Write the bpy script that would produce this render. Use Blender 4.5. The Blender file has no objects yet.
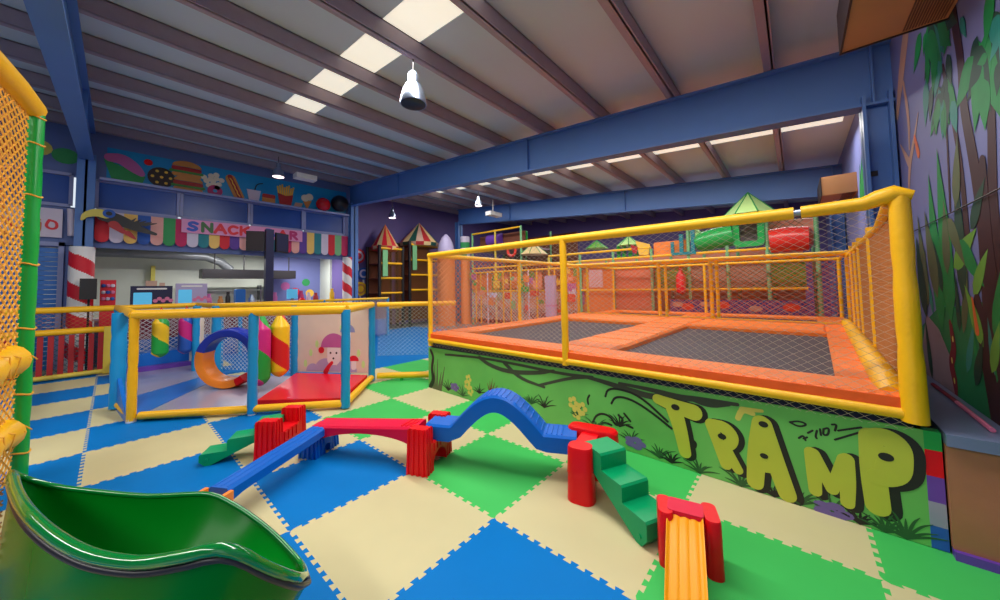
import bpy, bmesh, math, random
from mathutils import Vector, Matrix
random.seed(7)
PI = math.pi
SC = bpy.context.scene
COL = SC.collection
V3 = Vector

# ------------------------------------------------------------------ helpers
def lin(c):
    c = c / 255.0
    return c / 12.92 if c <= 0.04045 else ((c + 0.055) / 1.055) ** 2.4

def rgb(r, g, b):
    return (lin(r), lin(g), lin(b), 1.0)

MATS = {}
def mat(name, c, rough=0.5, var=0.08, scale=6.0, bump=0.0, bscale=40.0, metal=0.0, coat=0.0, emit=None, estr=0.0, spec=0.5):
    """principled material with procedural noise variation and optional bump"""
    m = bpy.data.materials.new(name)
    m.use_nodes = True
    nt = m.node_tree
    b = nt.nodes['Principled BSDF']
    base = rgb(*c)
    b.inputs['Roughness'].default_value = rough
    b.inputs['Metallic'].default_value = metal
    b.inputs['Specular IOR Level'].default_value = spec
    if coat:
        b.inputs['Coat Weight'].default_value = coat
        b.inputs['Coat Roughness'].default_value = 0.08
    tc = nt.nodes.new('ShaderNodeTexCoord')
    nz = nt.nodes.new('ShaderNodeTexNoise')
    nz.inputs['Scale'].default_value = scale
    nz.inputs['Detail'].default_value = 4.0
    nt.links.new(tc.outputs['Object'], nz.inputs['Vector'])
    mx = nt.nodes.new('ShaderNodeMix'); mx.data_type = 'RGBA'
    lo = tuple(max(0, v * (1 - var)) for v in base[:3]) + (1,)
    hi = tuple(min(1, v * (1 + var)) for v in base[:3]) + (1,)
    mx.inputs['A'].default_value = lo
    mx.inputs['B'].default_value = hi
    nt.links.new(nz.outputs['Fac'], mx.inputs['Factor'])
    nt.links.new(mx.outputs['Result'], b.inputs['Base Color'])
    if bump:
        n2 = nt.nodes.new('ShaderNodeTexNoise')
        n2.inputs['Scale'].default_value = bscale
        nt.links.new(tc.outputs['Object'], n2.inputs['Vector'])
        bp = nt.nodes.new('ShaderNodeBump')
        bp.inputs['Strength'].default_value = bump
        bp.inputs['Distance'].default_value = 0.02
        nt.links.new(n2.outputs['Fac'], bp.inputs['Height'])
        nt.links.new(bp.outputs['Normal'], b.inputs['Normal'])
    if emit:
        b.inputs['Emission Color'].default_value = rgb(*emit)
        b.inputs['Emission Strength'].default_value = estr
    MATS[name] = m
    return m

class MB:
    """collects shapes into one mesh"""
    def __init__(self):
        self.v = []; self.f = []; self.m = []
    def add(self, vs, fs, mi=0):
        o = len(self.v)
        self.v.extend([tuple(p) for p in vs])
        self.f.extend([tuple(i + o for i in f) for f in fs])
        self.m.extend([mi] * len(fs))
        return self
    def box(self, lo, hi, mi=0):
        (a, b, c), (d, e, f) = lo, hi
        vs = [(a,b,c),(d,b,c),(d,e,c),(a,e,c),(a,b,f),(d,b,f),(d,e,f),(a,e,f)]
        return self.add(vs, [(0,3,2,1),(4,5,6,7),(0,1,5,4),(1,2,6,5),(2,3,7,6),(3,0,4,7)], mi)
    def fbox(self, fr, lo, hi, mi=0):
        """box in a frame: fr = (origin, u, v, w)"""
        o, u, v, w = fr
        (a, b, c), (d, e, f) = lo, hi
        pts = [(a,b,c),(d,b,c),(d,e,c),(a,e,c),(a,b,f),(d,b,f),(d,e,f),(a,e,f)]
        vs = [o + u*p[0] + v*p[1] + w*p[2] for p in pts]
        return self.add(vs, [(0,3,2,1),(4,5,6,7),(0,1,5,4),(1,2,6,5),(2,3,7,6),(3,0,4,7)], mi)
    def beam(self, p0, p1, w, h, up=(0,0,1), mi=0):
        p0, p1 = V3(p0), V3(p1)
        d = (p1 - p0).normalized()
        s = d.cross(V3(up)).normalized(); u = s.cross(d)
        vs = []
        for p in (p0, p1):
            for a, b in ((-1,-1),(1,-1),(1,1),(-1,1)):
                vs.append(p + s*(a*w/2) + u*(b*h/2))
        return self.add(vs, [(0,1,2,3),(7,6,5,4),(0,4,5,1),(1,5,6,2),(2,6,7,3),(3,7,4,0)], mi)
    def tube(self, pts, r, seg=10, mi=0, cap=True, closed=False):
        pts = [V3(p) for p in pts]
        n = len(pts)
        rs = r if isinstance(r, (list, tuple)) else [r] * n
        vs = []; prev = None
        for i, p in enumerate(pts):
            if closed:
                d = pts[(i+1) % n] - pts[i-1]
            else:
                d = pts[min(i+1, n-1)] - pts[max(i-1, 0)]
            d.normalize()
            if prev is None:
                a = V3((0,0,1)) if abs(d.z) < 0.9 else V3((1,0,0))
                s = d.cross(a).normalized()
            else:
                s = (prev - d * prev.dot(d)).normalized()
            prev = s
            t = d.cross(s)
            for k in range(seg):
                an = 2*PI*k/seg
                vs.append(p + (s*math.cos(an) + t*math.sin(an)) * rs[i])
        fs = []
        rng = n if closed else n - 1
        for i in range(rng):
            j = (i+1) % n
            for k in range(seg):
                k2 = (k+1) % seg
                fs.append((i*seg+k, i*seg+k2, j*seg+k2, j*seg+k))
        if cap and not closed:
            fs.append(tuple(range(seg-1, -1, -1)))
            fs.append(tuple((n-1)*seg + k for k in range(seg)))
        return self.add(vs, fs, mi)
    def lathe(self, prof, c=(0,0,0), seg=20, mi=0, stripe=None):
        """profile [(r,z)] around z through c; stripe(i,k) may choose the material"""
        c = V3(c); vs = []; n = len(prof)
        for r, z in prof:
            for k in range(seg):
                a = 2*PI*k/seg
                vs.append(c + V3((r*math.cos(a), r*math.sin(a), z)))
        o = len(self.v)
        self.v.extend([tuple(p) for p in vs])
        for i in range(n-1):
            for k in range(seg):
                k2 = (k+1) % seg
                self.f.append((o+i*seg+k, o+i*seg+k2, o+(i+1)*seg+k2, o+(i+1)*seg+k))
                self.m.append(stripe(i, k) if stripe else mi)
        self.f.append(tuple(o + k for k in range(seg-1, -1, -1))); self.m.append(mi)
        self.f.append(tuple(o + (n-1)*seg + k for k in range(seg))); self.m.append(mi)
        return self
    def prism(self, poly, fr, d0, d1, mi=0):
        """2-D polygon extruded from d0 to d1 along the frame's w"""
        o, u, v, w = fr
        n = len(poly)
        vs = [o + u*a + v*b + w*d0 for a, b in poly] + [o + u*a + v*b + w*d1 for a, b in poly]
        fs = [tuple(range(n-1, -1, -1)), tuple(range(n, 2*n))]
        fs += [(i, (i+1) % n, n + (i+1) % n, n + i) for i in range(n)]
        return self.add(vs, fs, mi)
    def stroke(self, pts, r, fr, d0, d1, mi=0, seg=8):
        """flat painted line with round ends and joints, radius r or list"""
        n = len(pts)
        rs = list(r) if isinstance(r, (list, tuple)) else [r]*n
        if n >= 3:                        # round the corners of the painted line
            for _ in range(2):
                q = [(pts[0][0], pts[0][1], rs[0])]
                for i in range(len(pts) - 1):
                    for t in (.25, .75):
                        q.append((pts[i][0]*(1-t) + pts[i+1][0]*t, pts[i][1]*(1-t) + pts[i+1][1]*t, rs[i]*(1-t) + rs[i+1]*t))
                q.append((pts[-1][0], pts[-1][1], rs[-1]))
                pts = [(a, b_) for a, b_, _r in q]; rs = [c for _a, _b, c in q]
            n = len(pts)
        for i in range(n - 1):
            (x0, y0), (x1, y1) = pts[i], pts[i+1]
            L = math.hypot(x1-x0, y1-y0)
            if L < 1e-6: continue
            a = math.atan2(y1-y0, x1-x0)
            poly = []
            for k in range(seg+1):
                t = a + PI/2 + PI*k/seg
                poly.append((x0 + rs[i]*math.cos(t), y0 + rs[i]*math.sin(t)))
            for k in range(seg+1):
                t = a - PI/2 + PI*k/seg
                poly.append((x1 + rs[i+1]*math.cos(t), y1 + rs[i+1]*math.sin(t)))
            self.prism(poly, fr, d0, d1 + i*0.00006, mi)
        return self
    def net(self, o, a, b, L, H, wide, tall, r, mi=0):
        """diamond netting: real strands in the rectangle o + a*[0,L] + b*[0,H]"""
        o, a, b = V3(o), V3(a).normalized(), V3(b).normalized()
        slope = tall / wide
        nrm = a.cross(b).normalized()
        for sgn in (1, -1):
            k0 = int(-H / slope / wide) - 1; k1 = int(L / wide) + 1
            for k in range(k0, k1 + 1):
                x = k * wide + (0.0 if sgn > 0 else wide*0.5)
                t0, t1 = max(0.0, -x), min(L - x, H / slope)
                if t1 - t0 < 0.01: continue
                if sgn > 0:
                    p = o + a*(x+t0) + b*(t0*slope); q = o + a*(x+t1) + b*(t1*slope)
                else:
                    p = o + a*(x+t0) + b*(H - t0*slope); q = o + a*(x+t1) + b*(H - t1*slope)
                d = (q - p).normalized(); s = d.cross(nrm)
                vs = []
                for e in (p, q):
                    vs += [e + s*r, e - s*r*0.5 + nrm*r*0.87, e - s*r*0.5 - nrm*r*0.87]
                self.add(vs, [(0,1,4,3),(1,2,5,4),(2,0,3,5)], mi)
        return self
    def build(self, name, mats, parent=None, smooth=True, kind=None, ang=0.7):
        me = bpy.data.meshes.new(name)
        vs = self.v
        if parent is not None:
            root = parent
            while root.parent: root = root.parent
            inv = ROOTS.get(root.name, Matrix.Identity(4))
            vs = [tuple(inv @ V3(p)) for p in vs]
        me.from_pydata(vs, [], self.f)
        if not isinstance(mats, (list, tuple)): mats = [mats]
        for m in mats: me.materials.append(MATS[m] if isinstance(m, str) else m)
        for p, i in zip(me.polygons, self.m): p.material_index = i
        me.update()
        if smooth:
            me.shade_smooth()
            me.set_sharp_from_angle(angle=ang)
        o = bpy.data.objects.new(name, me)
        COL.objects.link(o)
        if parent is not None: o.parent = parent
        if kind: o['kind'] = kind
        return o

ROOTS = {}
def thing(name, label, cat, loc=(0,0,0), rz=0.0, group=None):
    o = bpy.data.objects.new(name, None)
    COL.objects.link(o)
    o.empty_display_size = 0.1
    o.location = loc; o.rotation_euler = (0, 0, rz)
    o['label'] = label; o['category'] = cat
    if group: o['group'] = group
    ROOTS[o.name] = (Matrix.Translation(loc) @ Matrix.Rotation(rz, 4, 'Z')).inverted()
    return o

def tag(o, label, cat, group=None):
    o['label'] = label; o['category'] = cat
    if group: o['group'] = group
    return o

def copy_thing(o, loc, rz, label, scale=None):
    c = o.copy(); COL.objects.link(c)
    c.location = loc; c.rotation_euler = (0, 0, rz); c['label'] = label
    if scale: c.scale = scale
    for ch in o.children:
        d = ch.copy(); COL.objects.link(d); d.parent = c
        for g in ch.children:
            e = g.copy(); COL.objects.link(e); e.parent = d
    return c

def struct(mb, name, m, smooth=False):
    o = mb.build(name, m, None, smooth); o['kind'] = 'structure'
    return o

def arc(cx, cy, r, a0, a1, n):
    return [(cx + r*math.cos(a0 + (a1-a0)*i/n), cy + r*math.sin(a0 + (a1-a0)*i/n)) for i in range(n+1)]

def circ(cx, cy, r, n=20, sx=1, sy=1):
    return [(cx + sx*r*math.cos(2*PI*i/n), cy + sy*r*math.sin(2*PI*i/n)) for i in range(n)]

def rrect(x0, y0, x1, y1, r, n=5):
    return (arc(x1-r, y0+r, r, -PI/2, 0, n) + arc(x1-r, y1-r, r, 0, PI/2, n) +
            arc(x0+r, y1-r, r, PI/2, PI, n) + arc(x0+r, y0+r, r, PI, 1.5*PI, n))

# ------------------------------------------------------------------ materials
mat('cream', (206,196,150), 0.6, 0.05, 3, spec=0.25)
mat('mat_blue', (0,116,194), 0.6, 0.06, 3, spec=0.1)
mat('mat_green', (66,190,92), 0.6, 0.06, 3, spec=0.2)
mat('slab', (120,120,125), 0.7)
mat('yellow', (250,188,12), 0.42, 0.06, 8, 0.15, 30)
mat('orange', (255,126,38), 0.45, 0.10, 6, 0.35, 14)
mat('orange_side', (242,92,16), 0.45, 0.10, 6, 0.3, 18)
mat('bed', (66,52,62), 0.65, 0.12, 60)
mat('net_pale', (212,194,178), 0.7)
mat('net_yellow', (236,170,56), 0.7, 0.15)
mat('net_orange', (228,120,58), 0.7, 0.15)
mat('net_brown', (196,128,72), 0.7, 0.15)
mat('navy', (28,30,70), 0.6)
mat('print_green', (108,186,92), 0.5, 0.3, 1.6, spec=0.3)
mat('ink', (28,26,24), 0.55)
mat('letter', (190,196,62), 0.5, 0.05)
mat('vine', (62,66,54), 0.55)
mat('grass_dark', (44,92,46), 0.55, 0.2, 20)
mat('petal_purple', (112,92,158), 0.55)
mat('flower_yellow', (214,200,92), 0.55)
mat('red', (228,6,22), 0.38, 0.06, 6, 0.05, 30, spec=0.28)
mat('crimson', (222,4,62), 0.4, 0.06, spec=0.28)
mat('toy_blue', (0,98,198), 0.36, 0.05, 5, spec=0.28)
mat('toy_green', (0,158,98), 0.36, 0.05, 5, spec=0.28)
mat('toy_yellow', (255,164,14), 0.4, 0.03, spec=0.3)
mat('toy_orange', (250,140,36), 0.33, 0.05)
mat('slide_green', (0,112,24), 0.25, 0.05, 4, spec=0.1)
mat('slide_rim', (0,124,48), 0.12, 0.05, 4, coat=0.8)
mat('dark_trim', (26,24,34), 0.4)
mat('pole_green', (14,164,62), 0.3, 0.05)
mat('sky_blue', (20,146,206), 0.36, 0.05)
mat('deep_blue', (18,44,160), 0.32)
mat('pad_blue', (14,104,196), 0.3, 0.05)
mat('pad_grey', (152,150,176), 0.2, 0.06, 3)
mat('pad_purple', (106,62,170), 0.35)
mat('pad_red', (224,18,44), 0.25, 0.05, 3)
mat('bag_green', (30,158,62), 0.35)
mat('bag_magenta', (204,38,128), 0.35)
mat('bag_yellow', (246,196,30), 0.35)
mat('bag_red', (214,26,34), 0.35)
mat('bag_blue', (44,94,190), 0.35)
mat('board_beige', (226,208,190), 0.45, 0.05)
mat('lilac', (178,168,206), 0.5)
mat('pink', (222,120,160), 0.5)
mat('mauve', (190,96,160), 0.5)
mat('white', (232,230,228), 0.5, 0.04)
mat('slat_red', (168,22,30), 0.45)
mat('fence_yellow', (226,196,70), 0.45)
mat('roof_sheet', (192,208,222), 0.6, 0.06, 1.2)
mat('purlin', (158,144,158), 0.5, 0.1, 8)
mat('beam_blue', (80,124,192), 0.45, 0.06, 2)
mat('skylight', (240,232,205), 0.5, 0.02, emit=(240,236,220), estr=0.7)
mat('sky_gap', (240,245,250), 0.5, 0.02, emit=(235,242,255), estr=0.75)
mat('wall_lav', (118,126,184), 0.6, 0.08, 1.5)
mat('wall_purple', (104,88,150), 0.6, 0.1, 1.2)
mat('wall_blue', (92,112,168), 0.6, 0.06, 2)
mat('frame_lilac', (142,150,196), 0.5)
mat('mural_trunk', (58,24,36), 0.6, 0.25, 6)
mat('mural_leaf', (12,140,70), 0.6, 0.25, 6)
mat('mural_dark', (22,66,52), 0.6, 0.25, 6)
mat('mural_teal', (36,140,130), 0.6, 0.2, 6)
mat('mural_ground', (14,128,78), 0.6, 0.15, 3)
mat('mural_rock', (150,128,142), 0.6, 0.12, 5)
mat('mural_lime', (110,168,62), 0.6, 0.25, 6)
mat('mural_olive', (92,104,70), 0.6, 0.2, 6)
mat('mural_sand', (196,160,140), 0.6, 0.2, 6)
mat('mural_maroon', (122,20,44), 0.6, 0.15)
mat('mural_orange', (226,110,50), 0.6)
mat('wood', (176,114,80), 0.4, 0.22, 3, 0.05, 20)
mat('ledge_top', (112,124,160), 0.3, 0.06)
mat('steel', (150,162,182), 0.32, 0.04, metal=0.9)
mat('dark', (24,22,26), 0.4)
mat('dark_brown', (46,34,36), 0.5)
mat('unit_tan', (186,132,84), 0.5, 0.06, 2)
mat('unit_brown', (112,66,40), 0.55, 0.15, 40)
mat('lamp_glow', (255,236,235), 0.5, 0.0, emit=(255,226,228), estr=3.0)
mat('tube_glow', (255,250,238), 0.5, 0.0, emit=(255,248,230), estr=2.2)
mat('glass_dark', (34,76,156), 0.3, 0.3, 1.5, spec=0.4)
mat('shutter_blue', (24,110,196), 0.4, 0.06)
mat('kitchen_white', (206,212,200), 0.5, 0.04)
mat('metal_grey', (120,124,130), 0.35, 0.06, metal=0.4)
mat('awn_teal', (24,128,140), 0.6); mat('awn_blue', (34,90,180), 0.6); mat('awn_green', (46,152,84), 0.6)
mat('awn_mint', (120,186,130), 0.6); mat('awn_magenta', (196,22,92), 0.6); mat('awn_red', (214,24,46), 0.6)
mat('awn_purple', (92,56,150), 0.6); mat('awn_yellow', (240,196,104), 0.6); mat('awn_pink', (236,170,160), 0.6)
mat('awn_white', (214,204,224), 0.6)
mat('sign_pink', (228,150,196), 0.5, 0.05)
mat('sign_blue', (44,84,190), 0.5); mat('sign_green', (60,110,60), 0.5); mat('sign_red', (224,34,52), 0.5)
mat('sign_mag', (190,40,110), 0.5)
mat('bun', (206,140,70), 0.55, 0.15, 10); mat('sauce_red', (172,36,40), 0.5); mat('lettuce', (70,150,70), 0.55, 0.2, 14)
mat('choco', (50,30,28), 0.5); mat('cream_food', (232,220,196), 0.55); mat('fries', (246,196,72), 0.5)
mat('screen_cyan', (90,190,230), 0.3, 0.1, 3, emit=(80,180,230), estr=0.35)
mat('roof_lime', (196,236,150), 0.5, 0.08); mat('tube_green', (40,170,80), 0.3); mat('tube_red', (226,54,44), 0.3)
mat('panel_orange', (250,138,60), 0.5, 0.12, 2); mat('panel_salmon', (240,150,120), 0.5, 0.15, 2)
mat('tower_brown', (120,64,40), 0.6, 0.15, 4); mat('roof_cream', (226,196,140), 0.5); mat('roof_darkgreen', (30,80,70), 0.5)
mat('ball_pit', (72,66,132), 0.5, 0.3, 4)
mat('balloon_red', (206,24,36), 0.2, 0.04)

# ------------------------------------------------------------------ camera
F = 339.172
cam_d = bpy.data.cameras.new('camera')
cam = bpy.data.objects.new('camera', cam_d); COL.objects.link(cam)
r = V3((0.65749663, -0.75326116, -0.01719907)); u = V3((-0.02478255, -0.0444351, 0.99870483)); w = V3((0.7530498, 0.65621883, 0.04788366))
M = Matrix(((r.x, u.x, -w.x, -0.858661), (r.y, u.y, -w.y, -2.707066), (r.z, u.z, -w.z, 1.657151), (0, 0, 0, 1)))
cam.matrix_world = M
cam_d.sensor_fit = 'HORIZONTAL'; cam_d.sensor_width = 36.0
cam_d.lens = F / 1000.0 * 36.0
cam_d.shift_y = -0.0288876
cam_d.clip_start = 0.02; cam_d.clip_end = 200
SC.camera = cam

X, Y, Z = V3((1,0,0)), V3((0,1,0)), V3((0,0,1))

# ------------------------------------------------------------------ floor: slab and jigsaw foam tiles, one floor
def tooth_edge(n=21, d=0.013):
    """points of a jigsaw edge from 0 to 1 along u, offset v"""
    pts = [(0.0, 0.0)]
    m = 0.025
    step = (1 - 2*m) / n
    for k in range(n):
        s = 1 if k % 2 == 0 else -1
        x0 = m + k*step; x1 = x0 + step
        fl = 0.004
        pts += [(x0 - (fl if k else 0) , s*d), (x1 + (fl if k < n-1 else 0), s*d)]
    pts.append((1.0, 0.0))
    return pts
TE = tooth_edge()
fl = MB()
fl.box((-9, -7, -0.09), (17, 14.5, -0.012), 3)
XI0, XI1, YJ0, YJ1 = -5, 8, -7, 10
for i in range(XI0, XI1):
    for j in range(YJ0, YJ1):
        odd = (i + j) % 2 != 0
        mi = 0 if odd else (2 if i >= 1 else 1)
        if j >= 4 and i >= 1: mi = 1
        bot = [(i + a, j + b) for a, b in TE]
        right = [(i + 1 - b, j + a) for a, b in TE]
        top = [(i + a, j + 1 + b) for a, b in TE]
        left = [(i - b, j + a) for a, b in TE]
        poly = bot + right[1:] + top[::-1][1:] + left[::-1][1:-1]
        fl.add([(a, b, 0.0) for a, b in poly], [tuple(range(len(poly)))], mi)
floor = struct(fl, 'floor', ['cream', 'mat_blue', 'mat_green', 'slab'])

# ------------------------------------------------------------------ roof
def roof_z(y): return 4.66 + 0.083 * (y + 3.64)
rf = MB()
SKY = [(1.30, 1.86), (-4.6, -4.04)]
GAP = (5.75, 6.0)
XR0, XR1, YR0, YR1 = -8.6, 16.6, -6.8, 14.3
def roof_piece(mb, x0, x1, y0, y1, t=0.06, dz=0.0, mi=0):
    vs = []
    for dzz in (dz, dz + t):
        for x, y in ((x0,y0),(x1,y0),(x1,y1),(x0,y1)):
            vs.append((x, y, roof_z(y) + dzz))
    mb.add(vs, [(3,2,1,0),(4,5,6,7),(0,1,5,4),(1,2,6,5),(2,3,7,6),(3,0,4,7)], mi)
SKYL = [(1.30, 1.86, -3.9, 4.75), (-4.4, -3.84, -3.9, 4.75), (7.6, 8.15, -3.5, 9.0), (12.3, 12.9, -3.5, 9.0)]
edges = sorted(SKYL)
x = XR0
for (a, b, y0, y1) in edges:
    roof_piece(rf, x, a, YR0, YR1)
    roof_piece(rf, a, b, YR0, y0); roof_piece(rf, a, b, y1, YR1)
    x = b
roof_piece(rf, x, XR1, YR0, YR1)
struct(rf, 'ceiling', 'roof_sheet')
for k, (a, b, y0, y1) in enumerate(SKYL):
    s = MB(); roof_piece(s, a, b, y0, y1, 0.03, 0.01)
    struct(s, 'window_%d' % (k + 1), 'skylight')
# purlins along x, spaced down the slope
k = 0
yp = -2.56 - 1.22*2
tn = 1
while yp < 14:
    p = MB()
    zt = roof_z(yp)
    p.box((XR0, yp-0.06, zt-0.235), (XR1, yp+0.06, zt-0.215))
    p.box((XR0, yp-0.045, zt-0.235), (XR1, yp-0.025, zt-0.005))
    p.box((XR0, yp-0.045, zt-0.02), (XR1, yp+0.045, zt-0.003))
    struct(p, 'trim_%d' % tn, 'purlin'); tn += 1
    yp += 1.22
# blue steel rafters with flanges
def beam_top(y): return roof_z(y) - 0.245
def rafter(xc, y0, y1, depth=0.66, name='trim_1'):
    b = MB()
    def seg(xa, xb, dz0, dz1):
        vs = []
        for yy in (y0, y1):
            zt = beam_top(yy)
            for xx, dz in ((xa,dz0),(xb,dz0),(xb,dz1),(xa,dz1)):
                vs.append((xx, yy, zt + dz))
        b.add(vs, [(0,1,2,3),(7,6,5,4),(0,4,5,1),(1,5,6,2),(2,6,7,3),(3,7,4,0)])
    seg(xc-0.03, xc+0.03, -depth, 0)
    seg(xc-0.11, xc+0.11, -depth-0.03, -depth)
    seg(xc-0.11, xc+0.11, -0.03, 0.0)
    for q in (0.2, 0.5, 0.8):
        yy = y0 + (y1-y0)*q
        zt = beam_top(yy)
        b.box((xc-0.1, yy-0.01, zt-depth), (xc+0.1, yy+0.01, zt-0.02))
    return struct(b, name, 'beam_blue')
for xc in (-7.2, -1.3, 5.0, 10.45):
    rafter(xc, -6.8, 9.8, 0.7, 'trim_%d' % tn); tn += 1
# columns on the snack bar front and on the right wall
for xc, y0, y1 in ((-1.3, 9.55, 9.82), (5.06, 9.6, 9.84), (10.45, 9.7, 9.95), (5.0, -3.62, -3.38), (10.45, -3.62, -3.38)):
    c = MB(); zt = beam_top((y0+y1)/2) - 0.6
    c.box((xc-0.02, y0, 0), (xc+0.02, y1, zt))
    c.box((xc-0.14, y0, 0), (xc+0.14, y0+0.03, zt)); c.box((xc-0.14, y1-0.03, 0), (xc+0.14, y1, zt))
    struct(c, 'trim_%d' % tn, 'beam_blue'); tn += 1

# ------------------------------------------------------------------ walls
wr = MB(); wr.box((-2.0, -3.80, 0), (16.6, -3.64, 4.75))
struct(wr, 'wall_right', 'wall_lav')
wl = MB(); wl.box((-8.75, -6.8, 0), (-8.6, 14.3, 6.2)); struct(wl, 'wall_left_blocker', 'wall_blue')  # unseen wall, added to block sky light and darken the snack bar
wf = MB(); wf.box((16.4, -3.8, 0), (16.6, 14.3, 6.2))
struct(wf, 'wall_far', 'wall_purple')
# wall behind the play towers, right of the snack bar
wb = MB(); wb.box((5.2, 11.4, 0), (16.5, 11.6, 6.1))
wb.box((5.08, 9.86, 0), (5.2, 11.6, 6.1))
struct(wb, 'wall_back', 'wall_purple')
# snack bar front: solid upper wall with window band, side piers
sb = MB()
YS = 9.86
sb.box((-8.6, YS, 4.42), (5.1, YS+0.15, 5.75))
sb.box((-8.6, YS, 2.78), (5.1, YS+0.15, 3.68))
sb.box((-1.60, YS, 0), (-1.15, YS+0.15, 2.8))
sb.box((4.86, YS, 0), (5.1, YS+0.15, 2.8)); sb.box((-8.6, YS, 0), (-2.9, YS+0.15, 2.8))
sb.box((-2.9, YS, 2.74), (-1.6, YS+0.15, 2.8))
struct(sb, 'wall_snack', 'wall_blue')
wn = 5
def window_band(x0, x1, z0, z1):
    global wn
    f = MB()
    f.box((x0, YS-0.05, z0-0.05), (x1, YS+0.05, z0+0.02)); f.box((x0, YS-0.05, z1-0.02), (x1, YS+0.05, z1+0.05))
    f.box((x0-0.03, YS-0.05, z0), (x0+0.03, YS+0.05, z1)); f.box((x1-0.03, YS-0.05, z0), (x1+0.03, YS+0.05, z1))
    o = struct(f, 'window_%d' % wn, 'frame_lilac'); wn += 1
    g = MB(); g.box((x0+0.03, YS+0.02, z0+0.02), (x1-0.03, YS+0.04, z1-0.02))
    g.build('pane', 'glass_dark', o, False)
for a, b in ((-1.17, 0.32), (0.32, 1.9), (1.9, 3.4), (3.4, 4.8)): window_band(a+.034, b-.034, 3.72, 4.38)
window_band(-3.2, -1.52, 3.72, 4.42)
# back room behind the counter
kt = MB()
kt.box((-1.9, 13.2, 0), (5.1, 13.3, 3.2)); kt.box((-1.95, 10.0, 0), (-1.85, 13.3, 3.2)); kt.box((5.0, 11.6, 0), (5.1, 13.3, 3.2))
kt.box((-1.9, 10.01, 3.1), (5.0, 13.3, 3.2))
struct(kt, 'wall_kitchen', 'kitchen_white')
lk = MB(); lk.box((3.3, 12.6, 0), (5.0, 12.66, 3.1)); struct(lk, 'wall_partition', 'wall_lav')
# roller shutter doorway at the far left
dr = MB()
for k in range(26): dr.box((-2.88, YS+0.05, k*0.105), (-1.66, YS+0.08, k*0.105+0.095))
struct(dr, 'door_1', 'shutter_blue')
tr = MB(); tr.box((-1.66, YS-0.06, 0), (-1.58, YS+0.04, 2.85)); tr.box((-2.95, YS-0.06, 2.76), (-1.58, YS+0.04, 2.85))
struct(tr, 'trim_%d' % tn, 'frame_lilac'); tn += 1

# ------------------------------------------------------------------ trampoline platform with printed TRAMP panel
TO = V3((2.71, 2.0, 0)); TU = V3((-0.033, -1, 0)).normalized(); TN = V3((-1, 0.033, 0)).normalized()
def TP(s, d, z): return TO + TU*s - TN*d + Z*z
PF = (TO, TU, Z, TN)                      # frame on the printed front panel
def pad_strip(mb, s0, s1, d0, d1, z0, z1, mi=0, along='s'):
    """padded cushion with softly bevelled long edges"""
    bv = 0.03
    prof_n = 4
    def ring(e0, e1, z): return e0, e1, z
    lo = [TP(s0,d0,z0), TP(s1,d0,z0), TP(s1,d1,z0), TP(s0,d1,z0)]
    hi0 = [TP(s0,d0,z1-bv), TP(s1,d0,z1-bv), TP(s1,d1,z1-bv), TP(s0,d1,z1-bv)]
    hi = [TP(s0+bv,d0+bv,z1), TP(s1-bv,d0+bv,z1), TP(s1-bv,d1-bv,z1), TP(s0+bv,d1-bv,z1)]
    fs = [(3,2,1,0)]
    for a in (0, 4):
        for k in range(4): fs.append((a+k, a+(k+1)%4, a+4+(k+1)%4, a+4+k))
    fs.append((8,9,10,11))
    mb.add(lo + hi0 + hi, fs, mi)

def cushion_post(mb, base, top, r, n_ties=4, r1=None):
    base, top = V3(base), V3(top)
    pts = []; rs = []
    n = n_ties * 4
    for i in range(n + 1):
        t = i / n
        rr = r + ((r1 or r) - r) * t
        pts.append(base.lerp(top, t)); rs.append(rr * (0.9 if i % 4 == 0 and 0 < i < n else 1.0))
    mb.tube(pts, rs, 14)

tramp = thing('trampoline_enclosure', 'big netted trampoline platform with orange pads and green TRAMP jungle panel in front', 'trampoline', TP(0, 0, 0))
W = 5.25; D = 4.95
# frame pads
def one(name, m, fn, parent, **k):
    b = MB(); fn(b); return b.build(name, m, parent, **k)
ZP = 0.925
pads = [(-0.0, W, -0.03, 0.34), (-0.0, 0.42, 0.34, D), (2.36, 3.06, 0.34, 3.52), (4.90, W, 0.34, D), (0.42, 2.36, 3.52, D), (3.06, 4.90, 3.52, D), (2.36, 3.06, 3.52, D)]
for i, (s0, s1, d0, d1) in enumerate(pads):
    nseg = 1
    b = MB()
    if i in (2, 3, 4, 5, 6, 1):
        L = d1 - d0; n = max(1, round(L / 0.42))
        for k in range(n):
            pad_strip(b, s0, s1, d0 + L*k/n, d0 + L*(k+1)/n, 0.83, ZP - 0.004*(k % 2))
    else:
        pad_strip(b, s0, s1, d0, d1, 0.83, ZP)
    b.build('frame_pad', 'orange', tramp)
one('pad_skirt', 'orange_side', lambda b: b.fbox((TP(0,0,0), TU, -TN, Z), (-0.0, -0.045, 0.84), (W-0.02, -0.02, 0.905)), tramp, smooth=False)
for s0, s1 in ((0.40, 2.38), (3.04, 4.92)):
    b = MB()
    b.fbox((TP(0,0,0), TU, -TN, Z), (s0, 0.32, 0.83), (s1, 3.54, 0.845))
    b.build('jump_bed', 'bed', tramp, smooth=False)
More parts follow.
